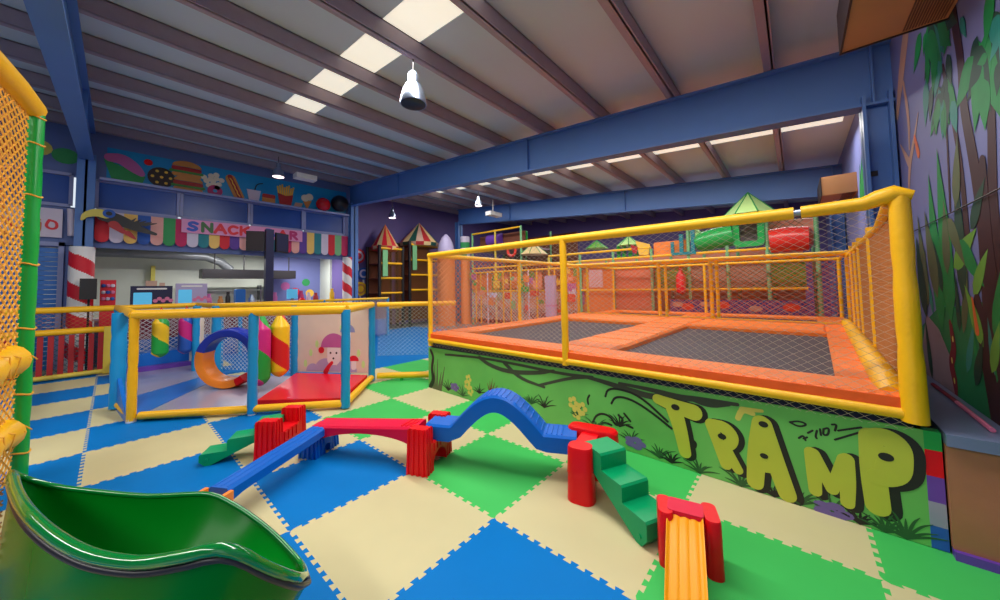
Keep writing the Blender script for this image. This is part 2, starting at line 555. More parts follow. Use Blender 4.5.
# yellow rails and posts
one('base_rail', 'yellow', lambda b: b.tube([TP(0.03,-0.03,0.795), TP(W,-0.03,0.805)], 0.038, 12), tramp)
one('top_rail', 'yellow', lambda b: (b.tube([TP(0.02,-0.02,2.215), TP(2.7,-0.02,2.205), TP(4.72,-0.02,2.18)], 0.046, 14)), tramp)
one('top_rail', 'yellow', lambda b: (b.tube([TP(4.76,-0.02,2.18), TP(5.08,-0.02,2.185), TP(5.15,-0.02,2.21), TP(5.22,-0.03,2.225), TP(5.30,-0.04,2.20)], [0.045,0.047,0.055,0.058,0.03], 14)), tramp)
one('rail_joint', 'steel', lambda b: b.tube([TP(4.70,-0.02,2.18), TP(4.79,-0.02,2.18)], 0.025, 10), tramp)
def post(s, d, r, z0=0.0, z1=2.24, ties=4, r1=None):
    z1 = min(z1, 2.20)
    one('post', 'yellow', lambda b: cushion_post(b, TP(s,d,z0), TP(s,d,z1), r, ties, r1), tramp)
post(0.05, -0.02, 0.04, 0.70); post(2.68, -0.03, 0.04, 0.755); post(5.24, -0.03, 0.062, 0.76, 2.24, 3, 0.05)
for d in (2.38, 4.93): post(0.0, d, 0.042)
for d in (1.65, 2.78, 3.4, 4.1, 4.93): post(5.25, d, 0.042)
for s in (2.12, 3.18): post(s, D, 0.04, 0.8)
one('top_rail', 'yellow', lambda b: b.tube([TP(0,0,2.22), TP(0,D,2.22)], 0.043, 12), tramp)
one('top_rail', 'yellow', lambda b: b.tube([TP(5.21,0,2.18), TP(5.25,1.0,2.12), TP(5.25,D,2.1)], 0.043, 12), tramp)
one('top_rail', 'yellow', lambda b: b.tube([TP(0,D,2.22), TP(5.25,D,2.15)], 0.043, 12), tramp)
one('base_rail', 'yellow', lambda b: b.tube([TP(0,D,0.9), TP(5.25,D,0.9)], 0.04, 12), tramp)
one('base_rail', 'yellow', lambda b: b.tube([TP(0,0.05,0.86), TP(0,D,0.86)], 0.04, 12), tramp)
one('corner_roll', 'yellow', lambda b: b.tube([TP(5.15,0.02,0.90), TP(5.155,0.35,0.94), TP(5.16,2.0,0.96), TP(5.17,D,0.95)], [0.06,0.08,0.08,0.07], 12), tramp)
# nets
one('net', 'net_pale', lambda b: b.net(TP(0.04,-0.02,0.70), TU, Z, W-0.06, 1.51, 0.078, 0.05, 0.0014), tramp, smooth=False)
one('net', 'net_orange', lambda b: b.net(TP(0,0,0.9), -TN, Z, D, 1.3, 0.12, 0.10, 0.0062), tramp, smooth=False)
one('net', 'net_brown', lambda b: b.net(TP(5.235,0.02,0.9), -TN, Z, D, 1.22, 0.06, 0.05, 0.008), tramp, smooth=False)
one('net', 'net_orange', lambda b: b.net(TP(0,D,0.9), TU, Z, 5.3, 1.28, 0.12, 0.09, 0.0022), tramp, smooth=False)
# skirt behind the panel gap and side skirt
one('under_skirt', 'navy', lambda b: (b.fbox((TP(0,0,0), TU, -TN, Z), (0.0, 0.03, 0.0), (W, 0.05, 0.78)), b.fbox((TP(0,0,0), TU, -TN, Z), (-0.01, 0.03, 0), (0.02, D, 0.78)), b.fbox((TP(0,0,0), TU, -TN, Z), (W-0.02, 0.03, 0), (W, D, 0.78))), tramp, smooth=False)
# printed panel
panel = one('printed_panel', 'print_green', lambda b: b.prism([(-0.03,0.004),(W+0.02,0.004),(W+0.02,0.715),(2.7,0.70),(1.5,0.69),(-0.03,0.67)], PF, -0.005, 0.012), tramp, smooth=False)
P0 = 0.0122
def paint(name, m, fn):
    b = MB(); fn(b); return b.build(name, m, panel, smooth=False)
LETTERS = {'T': [[(3.67,0.575),(3.814,0.543),(3.973,0.52)],[(3.806,0.535),(3.857,0.359),(3.891,0.151)]],
 'R': [[(4.105,0.454),(4.152,0.311),(4.201,0.148)],[(4.131,0.456),(4.207,0.451),(4.257,0.386),(4.233,0.31),(4.164,0.285)],[(4.2,0.288),(4.249,0.193),(4.284,0.132)]],
 'A': [[(4.452,0.549),(4.414,0.317),(4.394,0.075)],[(4.466,0.546),(4.525,0.283),(4.589,0.055)],[(4.429,0.21),(4.518,0.224)]],
 'M': [[(4.736,0.412),(4.746,0.27),(4.748,0.143)],[(4.749,0.41),(4.798,0.288),(4.837,0.187)],[(4.837,0.187),(4.886,0.339),(4.907,0.418)],[(4.919,0.422),(4.918,0.268),(4.911,0.124)]],
 'P': [[(5.039,0.612),(5.041,0.392),(5.053,0.16)],[(5.053,.612),(5.11,.63),(5.165,.585),(5.168,.50),(5.155,.40),(5.10,.355),(5.059,.354)],[(5.075,.52),(5.12,.50),(5.10,.42)]]}
RAD = {'T': ([.045,.06,.07],[.07,.06,.05]), 'R': ([.045,.045,.042],[.045,.05,.05,.045,.04],[.042,.04,.035]),
       'A': ([.06,.062,.055],[.055,.06,.055],[.04,.04]), 'M': ([.038,.042,.036],[.036,.036,.034],[.034,.038,.036],[.04,.042,.036]),
       'P': ([.055,.062,.06],[.056,.056,.056,.056,.056,.052,.05],[.05,.05,.05])}
for ch, strokes in LETTERS.items():
    sh = MB(); le = MB()
    dx = 0.03 if ch != 'P' else 0.038
    for q_, (st, rr) in enumerate(zip(strokes, RAD[ch])):
        e = 0.0005*q_
        sh.stroke([(a+dx, max(0.03, b-0.004)) for a, b in st], [q+0.012 for q in rr], PF, P0, P0+0.0012+e)
        le.stroke([(a, max(0.05, b)) for a, b in st], rr, PF, P0+0.0022, P0+0.0042+e)
    sh.build('letter_shadow', 'ink', panel, smooth=False)
    le.build('letter', 'letter', panel, smooth=False)
for x, z, rr in ((3.826,.534,.03),(4.466,.545,.026),(5.105,.498,.03),(4.182,.372,.026),(4.46,.30,.022)):
    paint('letter_spot', 'ink', lambda b: b.prism(circ(x, z, rr, 14, 1.2, 0.9), PF, P0+0.006, P0+0.0072))
for l, rr in (
 ([(0.432,.60),(1.221,.655),(1.97,.655),(2.578,.64),(3.0,.665)], .012),
 ([(1.222,.655),(1.422,.572),(1.794,.533),(2.288,.60),(2.5,.66)], [.02,.018,.02,.018,.01]),
 ([(1.708,.645),(1.965,.483),(2.357,.441)], [.02,.016,.01]), ([(2.283,.451),(2.711,.61),(2.95,.66)], .012),
 ([(2.9,.66),(3.139,.64),(3.404,.604),(3.597,.583),(3.69,.60)], [.012,.016,.02,.02,.02]),
 ([(3.3,.655),(3.648,.65),(3.865,.625),(4.028,.646),(4.30,.66)], [.01,.014,.02,.016,.01]), ([(3.948,.635),(4.1,.60),(4.24,.65)], .012)):
    paint('vine', 'vine', lambda b: b.stroke(l, [q*1.45 for q in rr] if isinstance(rr, list) else rr*1.45, PF, P0, P0+0.001))
for l in (
 [(3.143,.492),(3.168,.57),(3.278,.60),(3.501,.574),(3.752,.386)],[(3.207,.433),(3.253,.515),(3.4,.524),(3.592,.449),(3.784,.331)],[(3.94,.275),(3.982,.262),(3.973,.212),(3.942,.211)],[(2.957,.465),(2.93,.42),(2.94,.37)],
 [(2.99,.19),(3.03,.27),(3.11,.31),(3.20,.29),(3.24,.22),(3.30,.24),(3.33,.30),(3.28,.33)],[(3.05,.16),(3.12,.22),(3.2,.21)],[(3.34,.36),(3.40,.30)],[(3.36,.25),(3.42,.24)]):
    paint('curl', 'ink', lambda b: b.stroke(l, .011, PF, P0, P0+0.001))
for l in (
 [(4.627,.601),(4.68,.623),(4.729,.609),(4.678,.578),(4.627,.601)],[(4.674,.496),(4.7,.525),(4.71,.491)],[(4.726,.548),(4.752,.572)],[(4.70,.50),(4.72,.515)],
 [(4.776,.578),(4.766,.533),(4.772,.523)],[(4.793,.593),(4.796,.552)],[(4.812,.599),(4.841,.617),(4.835,.563),(4.807,.555),(4.812,.599)],[(4.857,.642),(4.882,.65),(4.871,.604)],[(4.887,.608),(5.0,.66)],[(4.868,.54),(4.985,.62)]):
    paint('scribble', 'ink', lambda b: b.stroke(l, .0065, PF, P0, P0+0.001))
TUFT = [(1.21,.144),(1.698,.20),(2.153,.20),(2.351,.2),(2.80,.20),(3.029,.12),(3.289,.22),(3.405,.10),(3.668,.03),(3.773,.02),(4.0,.01),(4.3,.01),(4.511,.01),(4.657,.01),(4.83,.01),(4.965,.01),(5.08,.01),(5.17,.01),(0.5,.05),(0.85,.03),(1.45,.05)]
rt = random.Random(3)
for k, (s, z) in enumerate(TUFT):
    b = MB()
    n = 7 + k % 3
    for q in range(n):
        a = PI*(0.12 + 0.76*q/(n-1)) + rt.uniform(-.1,.1)
        L = rt.uniform(.09, .19) if k < 17 else rt.uniform(.12, .22)
        mid = (s + math.cos(a)*L*.55, z + math.sin(a)*L*.62)
        tip = (s + math.cos(a)*L*1.05, max(0.012, z + math.sin(a)*L*.85))
        b.stroke([(s, z), mid, tip], [.008,.0075,.001], PF, P0+0.0002*q, P0+0.0009+0.0002*q)
    b.build('grass_tuft', 'grass_dark' if k % 3 else 'ink', panel, smooth=False)
for s, z in ((0.66,.13),(3.44,.10),(4.83,.035),(3.0,.10)):
    paint('flower', 'petal_purple', lambda b: [b.prism(circ(s + .06*math.cos(q*1.26), z + .035*math.sin(q*1.26), .042, 10, 1.2, .7), PF, P0+0.0015+0.0002*q, P0+0.0024+0.0002*q) for q in range(5)])
for s, z in ((0.95,.22),(1.02,.14),(2.75,.34),(2.86,.30),(2.80,.24),(0.98,.3)):
    paint('flower', 'flower_yellow', lambda b: [b.prism(circ(s + .04*math.cos(q*1.26), z + .05*math.sin(q*1.26), .028, 10), PF, P0+0.0012+0.0002*q, P0+0.0018+0.0002*q) for q in range(5)])
paint('flower', 'flower_yellow', lambda b: (b.stroke([(4.30,.55),(4.33,.63),(4.40,.61)], [.02,.022,.018], PF, P0, P0+.0012), b.stroke([(4.33,.63),(4.46,.645)], [.02,.012], PF, P0, P0+.0016)))
paint('leaf', 'mural_maroon', lambda b: [b.stroke([(1.42 + q*.012, .2), (1.38+q*.05, .40 - abs(q-2)*.04)], [.012,.002], PF, P0+.0012, P0+.002) for q in range(5)])
paint('leaf', 'mural_olive', lambda b: [b.stroke([(0.10 + q*.05, .02), (0.05+q*.09, .30+.1*(q%3))], [.03,.006], PF, P0, P0+.0012) for q in range(5)])
paint('leaf', 'dark_brown', lambda b: b.stroke([(0.02,.02),(0.12,.15),(0.06,.33),(0.12,.52),(0.04,.62)], [.04,.045,.03,.03,.025], PF, P0+.0013, P0+.0022))
# colour blocks on the corner of the panel
CB = [('pole_green', .60, .715), ('red', .44, .60), ('pad_purple', .285, .44), ('pad_grey', .14, .285), ('awn_blue', .004, .14)]
for m, z0, z1 in CB:
    one('corner_block', m, lambda b: b.fbox((TP(0,0,0), TU, -TN, Z), (W+0.02, -0.012, z0), (W+0.09, 0.06, z1)), tramp, smooth=False)

# second trampoline row behind
t2o = TP(0, 5.45, 0)
tramp2 = thing('trampoline_enclosure', 'smaller netted trampoline row with orange pads directly behind the TRAMP platform', 'trampoline', t2o)
def T2(s, d, z): return TP(s, 5.45 + d, z)
for s0, s1, d0, d1 in ((0,W,0,.3),(0,.4,.3,1.4),(2.3,2.9,.3,1.4),(4.8,W,.3,1.4),(0,W,1.4,1.7)):
    b = MB(); pad_strip(b, s0, s1, 5.45+d0, 5.45+d1, .75, .88); b.build('frame_pad', 'orange', tramp2)
for s0, s1 in ((.4,2.3),(2.9,4.8)):
    one('jump_bed', 'bed', lambda b: b.fbox((T2(0,0,0), TU, -TN, Z), (s0,.3,.79), (s1,1.4,.81)), tramp2, smooth=False)
for s, d in ((0,0),(2.12,0),(3.2,0),(5.25,0),(0,1.7),(2.6,1.7),(5.2,1.7)):
    one('post', 'yellow', lambda b: cushion_post(b, T2(s,d,0), T2(s,d,2.2), .036, 4), tramp2)
for d in (0, 1.7): one('top_rail', 'yellow', lambda b: b.tube([T2(0,d,2.2), T2(5.25,d,2.16)], .036, 10), tramp2)
for s in (0, 5.25): one('top_rail', 'yellow', lambda b: b.tube([T2(s,0,2.2), T2(s,1.7,2.2)], .036, 10), tramp2)
one('under_skirt', 'navy', lambda b: b.fbox((T2(0,0,0), TU, -TN, Z), (0.02,.03,0), (W-.02,1.67,.75)), tramp2, smooth=False)
one('net', 'net_orange', lambda b: b.net(T2(0,1.7,.88), TU, Z, 5.25, 1.3, .11, .09, .005), tramp2, smooth=False)
one('net', 'net_orange', lambda b: b.net(T2(0,0,.88), -TN, Z, 1.7, 1.3, .09, .09, .006), tramp2, smooth=False)

# wooden ledge between trampoline and mural wall
ledge = thing('ledge_box', 'low wooden ledge with blue-grey top between trampoline and jungle mural wall', 'ledge', (2.6, -3.5, 0))
one('front_panel', 'wood', lambda b: b.box((2.49,-3.635,0.05), (2.53,-3.345,0.66)), ledge, smooth=False)
one('top_board', 'ledge_top', lambda b: b.box((2.46,-3.635,0.66), (9.6,-3.345,0.73)), ledge, smooth=False)
one('plinth', 'pad_purple', lambda b: b.box((2.46,-3.635,0.0), (2.52,-3.345,0.05)), ledge, smooth=False)
one('body', 'wood', lambda b: b.box((2.53,-3.63,0.02), (9.6,-3.42,0.66)), ledge, smooth=False)
st = MB(); st.tube([(2.66,-3.56,.745),(3.3,-3.57,.745)], .014, 8); st.tube([(3.3,-3.57,.745),(3.9,-3.57,.745)], .013, 8, 1)
tag(st.build('padded_strip', ['pink','mural_maroon']), 'thin pink and dark red strip lying on the ledge below the mural', 'strip')

# ------------------------------------------------------------------ balance course toys
def tower_mesh(mb, hs, hl, hp, wp, L, wd, ribs, wd2=None):
    """H tower along local x: two pillars (height hp) and a saddle (height hs), arch at the foot"""
    pw = wp
    def pillar(cx, wd):
        if ribs:
            # ribbed outline
            poly = []
            n = 5
            x0, x1 = cx - pw/2, cx + pw/2; y0, y1 = -wd/2, wd/2
            def edge(p, q, k):
                out = []
                for i in range(k):
                    for t, off in ((0, 0), (.3, 0), (.42, -.012), (.78, -.012), (.9, 0)):
                        tt = (i + t) / k
                        d = V3((q[0]-p[0], q[1]-p[1], 0)); nn = V3((d.y, -d.x, 0)).normalized()
                        out.append((p[0] + d.x*tt + nn.x*off, p[1] + d.y*tt + nn.y*off))
                return out
            poly = edge((x0,y0),(x1,y0),3) + edge((x1,y0),(x1,y1),4) + edge((x1,y1),(x0,y1),3) + edge((x0,y1),(x0,y0),4)
        else:
            poly = rrect(cx-pw/2, -wd/2, cx+pw/2, wd/2, min(pw, wd)*0.42, 6)
        sc = lambda k: [((a-cx)*k + cx, b*k) for a, b in poly]
        lay = [(1.06, 0.0), (1.0, hp*0.5), (0.97, hp-0.015), (0.9, hp)]
        n = len(poly); o = len(mb.v)
        for k, z in lay: mb.v.extend([(a, b, z) for a, b in sc(k)])
        for i in range(3):
            for j in range(n): mb.f.append((o+i*n+j, o+i*n+(j+1)%n, o+(i+1)*n+(j+1)%n, o+(i+1)*n+j)); mb.m.append(0)
        mb.f.append(tuple(o + 3*n + j for j in range(n))); mb.m.append(0)
        mb.f.append(tuple(o + n-1-j for j in range(n))); mb.m.append(0)
    pillar(-L/2 + pw/2, wd); pillar(L/2 - pw/2, wd2 or wd)
    # saddle with arched foot
    a = L/2 - pw*0.75
    prof = [(-a, hs), (-a, 0.0), (-a*0.8, 0.0)] + [(-a*0.8*math.cos(PI*i/10), 0.03 + hl*math.sin(PI*i/10)) for i in range(11)] + [(a*0.8, 0.0), (a, 0.0), (a, hs)]
    mb.prism(prof[::-1], (V3((0,0,0)), X, Z, Y), -wd*(.5 if ribs else .36), wd*(.5 if ribs else .36))
    if ribs:
        for q in range(4):
            xx = -a*.78 + a*1.56*(q+.5)/4
            for sg in (-1, 1): mb.box((xx-.018, sg*wd*.5-.008, hl+.05), (xx+.018, sg*wd*.5+.008, hs-.01))
def tower(x, y, ang, label, hs=.27, hp=.41, L=.50, wd=.20, wp=.12, ribs=True, m='red', wd2=None):
    t = thing('balance_tower', label, 'toy tower', (x, y, 0), ang, 'red plastic towers of the balance course')
    R = Matrix.Translation((x,y,0)) @ Matrix.Rotation(ang, 4, 'Z')
    b = MB(); tower_mesh(b, hs, .12, hp, wp, L, wd, ribs, wd2)
    b.v = [tuple(R @ V3(p)) for p in b.v]
    b.build('tower_body', m, t)
    return t
tower(.33, 1.33, math.radians(40), 'ribbed red toy tower between green steps and blue plank')
tower(1.19, .00, math.radians(24), 'ribbed red toy tower joining red bridge to blue arch', hp=.40, hs=.25)
tower(1.78, -1.335, math.radians(12), 'smooth red toy tower where blue arch meets green stairs', ribs=False, wp=.16, wd=.20, L=.54, wd2=.44, hs=.385)
tower(1.46, -2.15, math.radians(-70), 'smooth red toy tower at top of the yellow slide', hs=.27, hp=.31, L=.33, wd=.21, wp=.085, ribs=False)

def plank(name, label, p0, p1, prof_top, prof_bot, wd, m, cat='balance beam'):
    p0, p1 = V3(p0), V3(p1)
    d = p1 - p0; d.z = 0
    L = d.length; d.normalize(); s = V3((-d.y, d.x, 0))
    t = thing(name, label, cat, (p0.x, p0.y, 0), 0)
    b = MB()
    n = len(prof_top)
    bev = 0.018
    rows = []
    for (a, zt), (a2, zb) in zip(prof_top, prof_bot):
        q = p0 + d*(a*L); q2 = p0 + d*(a2*L)
        rows.append([V3((q2.x, q2.y, zb)) - s*(wd/2), V3((q.x, q.y, zt - bev)) - s*(wd/2), V3((q.x, q.y, zt)) - s*(wd/2 - bev),
                     V3((q.x, q.y, zt)) + s*(wd/2 - bev), V3((q.x, q.y, zt - bev)) + s*(wd/2), V3((q2.x, q2.y, zb)) + s*(wd/2)])
    vs = [v for rr in rows for v in rr]; fs = []
    for i in range(n - 1):
        for k in range(6):
            k2 = (k + 1) % 6
            fs.append((i*6+k, i*6+k2, (i+1)*6+k2, (i+1)*6+k))
    fs.append(tuple(range(5, -1, -1))); fs.append(tuple((n-1)*6 + k for k in range(6)))
    b.add(vs, fs)
    b.build('plank', m, t)
    return t, p0, d, s, L
# red bridge with an arched underside
n = 24
pt = [(i/n, .30 + .06*i/n) for i in range(n+1)]
pb = [(i/n, .15 + .04*i/n + .095*math.sin(PI*min(1, max(0, (i/n-.06)/.88)))**0.6) for i in range(n+1)]
br, p0, d, s, L = plank('balance_bridge', 'red plank bridge with arched underside between blue block and red tower', (.60,1.08,0), (1.15,.09,0), pt, pb, .24, 'crimson', 'bridge')
b = MB()
for q in (.86,.9,.94): b.beam(p0 + d*(q*L) - s*.09 + Z*(.302+.06*q), p0 + d*((q+.03)*L) + s*.09 + Z*(.302+.06*q), .018, .012)
b.build('grip_rib', 'red', br, smooth=False)
# blue arch
def arch_z(a):
    if a < .18 or a > .80: return .385
    return .385 + .30*math.sin(PI*(a-.18)/.62)**1.0
pt = [(i/60, arch_z(i/60)) for i in range(61)]
pb = []
for i in range(61):
    a = i/60; e = 1e-3
    g = (arch_z(min(1,a+e)) - arch_z(max(0,a-e)))/(2*e)/1.33
    nn = math.hypot(1, g); th = .145
    pb.append((min(1, max(0, a + g/nn*th/1.33*0.85)), arch_z(a) - th/nn))
ar, p0, d, s, L = plank('balance_arch', 'humped blue arch bridge with ribbed top between two red towers', (1.24,.04,0), (1.86,-1.20,0), pt, pb, .27, 'toy_blue', 'arch bridge')
b = MB()
for k in range(17):
    a = .40 + k*.032
    q = p0 + d*(a*L)
    b.tube([V3((q.x,q.y,arch_z(a)+.001)) - s*.105, V3((q.x,q.y,arch_z(a)+.001)) + s*.105], .006, 6)
b.build('grip_rib', 'toy_blue', ar)
# blue straight plank sloping to the left, with orange end piece
n = 10
pl, p0, d, s, L = plank('balance_plank', 'long straight blue plank sloping from blue block toward green slide', (.68,1.05,0), (-.32,.45,0),
    [(i/n, .30 - .03*i/n) for i in range(n+1)], [(i/n, .20 - .035*i/n + (.02 if 0 < i < n else 0)) for i in range(n+1)], .17, 'toy_blue')
b = MB()
for off in (-.05, 0, .05): b.beam(p0 + d*.02 + s*off + Z*.2995, p0 + d*(L-.02) + s*off + Z*.2705, .012, .004)
b.build('grip_rib', 'toy_blue', pl, smooth=False)
blk = thing('support_block', 'blue ribbed block under the joint of blue plank and red bridge', 'toy block', (.60,1.10,0), math.radians(32))
R = Matrix.Translation((.60,1.08,0)) @ Matrix.Rotation(math.radians(30), 4, 'Z')
b = MB(); tower_mesh(b, .17, .06, .19, .13, .34, .19, True); b.v = [tuple(R @ V3(p)) for p in b.v]; b.build('block_body', 'toy_blue', blk)
oe = thing('end_block', 'small orange toy block under low end of blue plank beside green slide', 'toy block', (-.4,.4,0))
b = MB(); R = Matrix.Translation((-.40,.40,0)) @ Matrix.Rotation(math.radians(31), 4, 'Z')
b.prism([(-.12,0),(.12,0),(.12,.26),(.09,.26),(.07,.17),(-.07,.17),(-.09,.26),(-.12,.26)], (V3((0,0,0)), Y, Z, X), -.1, .1)
b.v = [tuple(R @ V3(p)) for p in b.v]; b.build('block_body', 'toy_orange', oe)
# stairs
def stairs(label, p0, p1, zs, wd, z_under):
    p0, p1 = V3(p0), V3(p1); d = p1 - p0; L = d.length; d.normalize(); s = V3((-d.y, d.x, 0))
    t = thing('toy_stairs', label, 'toy stairs', (p0.x, p0.y, 0), 0, 'green toy stairs of the balance course')
    prof = []
    n = len(zs)
    for i, z in enumerate(zs):
        prof += [(L*i/n, z), (L*(i+1)/n - .012, z - .004), (L*(i+1)/n, z - .018)]
    prof += [(L, z_under[1]), (L*.93, 0.0), (L*.86, 0.0), (0, z_under[0])]
    b = MB(); b.prism(prof[::-1], (V3((p0.x,p0.y,0)), d, Z, d.cross(Z)), -wd/2, wd/2)
    b.build('step_body', 'toy_green', t, ang=.5)
    b = MB()
    e = p0 + d*(L-.06)
    for sg in (-1, 1):
        b.tube([V3((e.x,e.y,.055)) + s*(sg*(wd/2-.004)), V3((e.x,e.y,.055)) + s*(sg*(wd/2+.008))], .014, 10)
    b.build('peg', 'toy_green', t)
    return t
stairs('green toy stairs of three steps from red tower down to the yellow slide', (1.765,-1.42,0), (1.48,-1.99,0), [.41,.29,.175], .24, (.29,.06))
stairs('low green toy stairs descending left from ribbed red tower near the pen', (.36,1.42,0), (-.22,1.74,0), [.345,.225,.115], .21, (.25,.04))
# yellow slide
sl = thing('toy_slide', 'yellow fluted toy slide running from red tower toward the camera', 'slide', (1.36,-2.17,0))
b = MB()
p0, p1 = V3((1.40,-2.15,.285)), V3((.86,-2.27,.02))
dd = V3((p1.x-p0.x, p1.y-p0.y, 0)); LL = dd.length; dd.normalize(); ss = V3((-dd.y, dd.x, 0))
cross = []
for i in range(33):
    v = -0.095 + .19*i/32
    h = .007*abs(math.cos(v/.19*PI*4))
    if abs(v) > .088: h = .018
    cross.append((v, h))
vs = []; N = 14
for i in range(N+1):
    t = i/N
    z = .288 - .27*(t**1.15)
    q = p0 + dd*(LL*t)
    for v, h in cross: vs.append(V3((q.x,q.y,z+h)) + ss*v)
    for v, h in reversed(cross): vs.append(V3((q.x,q.y,z-.025)) + ss*v)
m = 2*len(cross); fs = []
for i in range(N):
    for k in range(m): fs.append((i*m+k, i*m+(k+1)%m, (i+1)*m+(k+1)%m, (i+1)*m+k))
fs.append(tuple(range(m-1,-1,-1))); fs.append(tuple(N*m+k for k in range(m)))
b.add(vs, fs); b.build('chute', 'toy_yellow', sl, ang=1.2)
b = MB(); b.prism(rrect(-.095,-.07,.095,.07,.02), (V3((1.46,-2.14,.285)), ss, dd, Z), -.01, .028); b.build('hook_plate', 'crimson', sl)

# ------------------------------------------------------------------ green slide in the foreground
FAR = [(-1.13,-.022,.868),(-1.097,.005,.819),(-1.009,-.031,.757),(-.869,-.158,.714),(-.711,-.337,.691),(-.539,-.535,.696),(-.475,-.606,.665),(-.401,-.718,.605),(-.331,-.838,.53),(-.286,-1.022,.475),(-.316,-1.175,.519)]
NEAR = [(-1.126,-.057,.861),(-1.089,-.313,.871),(-1.035,-.589,.879),(-.968,-.785,.852),(-.893,-.931,.82),(-.818,-1.031,.8),(-.754,-1.103,.795),(-.67,-1.201,.815),(-.616,-1.249,.826),(-.561,-1.279,.796),(-.495,-1.288,.719),(-.417,-1.281,.633),(-.347,-1.233,.55)]
def resample(pts, n):
    pts = [V3(p) for p in pts]
    ext = [pts[0]*2 - pts[1]] + pts + [pts[-1]*2 - pts[-2]]
    fine = []
    for i in range(1, len(ext) - 2):
        p0, p1, p2, p3 = ext[i-1:i+3]
        for k in range(10):
            t = k/10
            fine.append(0.5*((2*p1) + (p2-p0)*t + (2*p0-5*p1+4*p2-p3)*t*t + (3*p1-p0-3*p2+p3)*t**3))
    fine.append(pts[-1])
    acc = [0]
    for a, b in zip(fine, fine[1:]): acc.append(acc[-1] + (b-a).length)
    out = []; j = 0
    for i in range(n+1):
        g = acc[-1]*i/n
        while j < len(fine)-2 and acc[j+1] < g: j += 1
        e = (g-acc[j]) / max(1e-9, acc[j+1]-acc[j])
        out.append(fine[j].lerp(fine[j+1], min(1, e)))
    return out
gs = thing('green_slide', 'shiny green plastic slide trough in the left foreground beside the net', 'slide', (-.75,-.65,0))
NS, NC = 40, 16
Fa, Ne = resample(FAR, NS), resample(NEAR, NS)
vs = []; fs = []
for i in range(NS+1):
    t = i/NS
    dep = .33*math.sin(PI*min(1, t*1.02)**.75)**.7 if 0 < t < .98 else 0.0
    for k in range(NC+1):
        v = k/NC
        p = Fa[i].lerp(Ne[i], v)
        p.z -= dep*max(0, math.sin(PI*(v**1.15)))**.75
        vs.append(p)
for i in range(NS):
    for k in range(NC):
        a = i*(NC+1)+k
        fs.append((a, a+1, a+NC+2, a+NC+1))
b = MB(); b.add(vs, fs); b.build('chute', 'slide_green', gs, ang=1.5)
loop = Fa + Ne[::-1][1:-1]
cen = sum(loop, V3((0,0,0))) / len(loop)
rr_ = [.011]*len(Fa) + [.02]*(len(loop)-len(Fa))
b = MB(); b.tube(loop, rr_, 10, closed=True); b.build('rim', 'slide_rim', gs, ang=2)
out = []
for p in loop:
    q = p.copy(); dv = V3((p.x-cen.x, p.y-cen.y, 0)).normalized(); q += dv*.010; q.z -= .028; out.append(q)
b = MB(); b.tube(out, .011, 8, closed=True); b.build('edge_trim', 'dark_trim', gs, ang=2)
vs = []; fs = []; n = len(loop)
for lv, (k, zf) in enumerate(((1.0, None), (.97, .75), (.90, .4), (.84, .0))):
    for p in loop:
        z = p.z - .04 if zf is None else (p.z-.04)*zf
        sh_ = (0, .05, .13, .2)[lv]
        vs.append(V3((cen.x + (p.x-cen.x)*k - .66*sh_, cen.y + (p.y-cen.y)*k + .75*sh_, z)))
for lv in range(3):
    for i in range(n):
        j = (i+1) % n
        fs.append((lv*n+i, lv*n+j, (lv+1)*n+j, (lv+1)*n+i))
b = MB(); b.add(vs, fs); b.build('base_shell', 'slide_green', gs, ang=2)

# ------------------------------------------------------------------ net enclosure with green post at the far left
NP = V3((-1.37,2.73,0))
ne = thing('net_enclosure', 'yellow climbing net with green padded corner post at left edge', 'net', NP)
b = MB(); cushion_post(b, NP, NP + Z*3.42, .052, 7); b.build('corner_post', 'pole_green', ne)
for z in (.22,.75,1.35,1.95,2.6,3.1,3.36):
    b = MB(); b.tube([(NP.x+.055*math.cos(a*PI/6), NP.y+.055*math.sin(a*PI/6), z + .01*math.sin(a)) for a in range(12)], .008, 6, closed=True)
    b.build('lashing', 'net_yellow', ne)
nd = V3((-.16,-1,0)).normalized()
b = MB(); b.net(NP + V3((-.04,-.05,.0)), nd, Z, 2.6, 3.4, .105, .085, .008); b.build('net', 'net_yellow', ne, smooth=False)
b = MB(); b.net(NP + V3((-.12,-.1,.0)), V3((-.3,-1,0)), Z, 2.4, 3.4, .13, .10, .008); b.build('net', 'net_brown', ne, smooth=False)
b = MB(); b.tube([NP + Z*3.44 + V3((-.02,.0,0)), NP + Z*3.46 + nd*.5, NP + Z*3.5 + nd*2.6], .085, 12); b.build('top_rail', 'yellow', ne)
b = MB(); b.net((-1.14,-.12,.0), V3((-.8,.6,0)), Z, 1.2, .9, .05, .045, .0045); b.build('lower_net', 'net_brown', ne, smooth=False)
for z, rr in ((1.06,.13),(.42,.12)):
    b = MB(); pts = [NP + V3((-.06,0,z)) + nd*(.16*k) + Z*(.02*math.sin(k)) for k in range(17)]
    b.tube(pts, [.4*rr if k == 0 else rr*(1+.14*math.sin(k*1.9)) for k in range(17)], 14); b.build('padded_rail', 'yellow', ne)
    b = MB(); b.tube([p + V3((math.cos(i*1.3)*rr*1.12, 0, math.sin(i*1.3)*rr*1.12)) for i, p in enumerate([NP + V3((-.06,0,z)) + nd*(.03*k + .06) for k in range(80)])], .006, 5)
    b.build('net_wrap', 'net_yellow', ne)

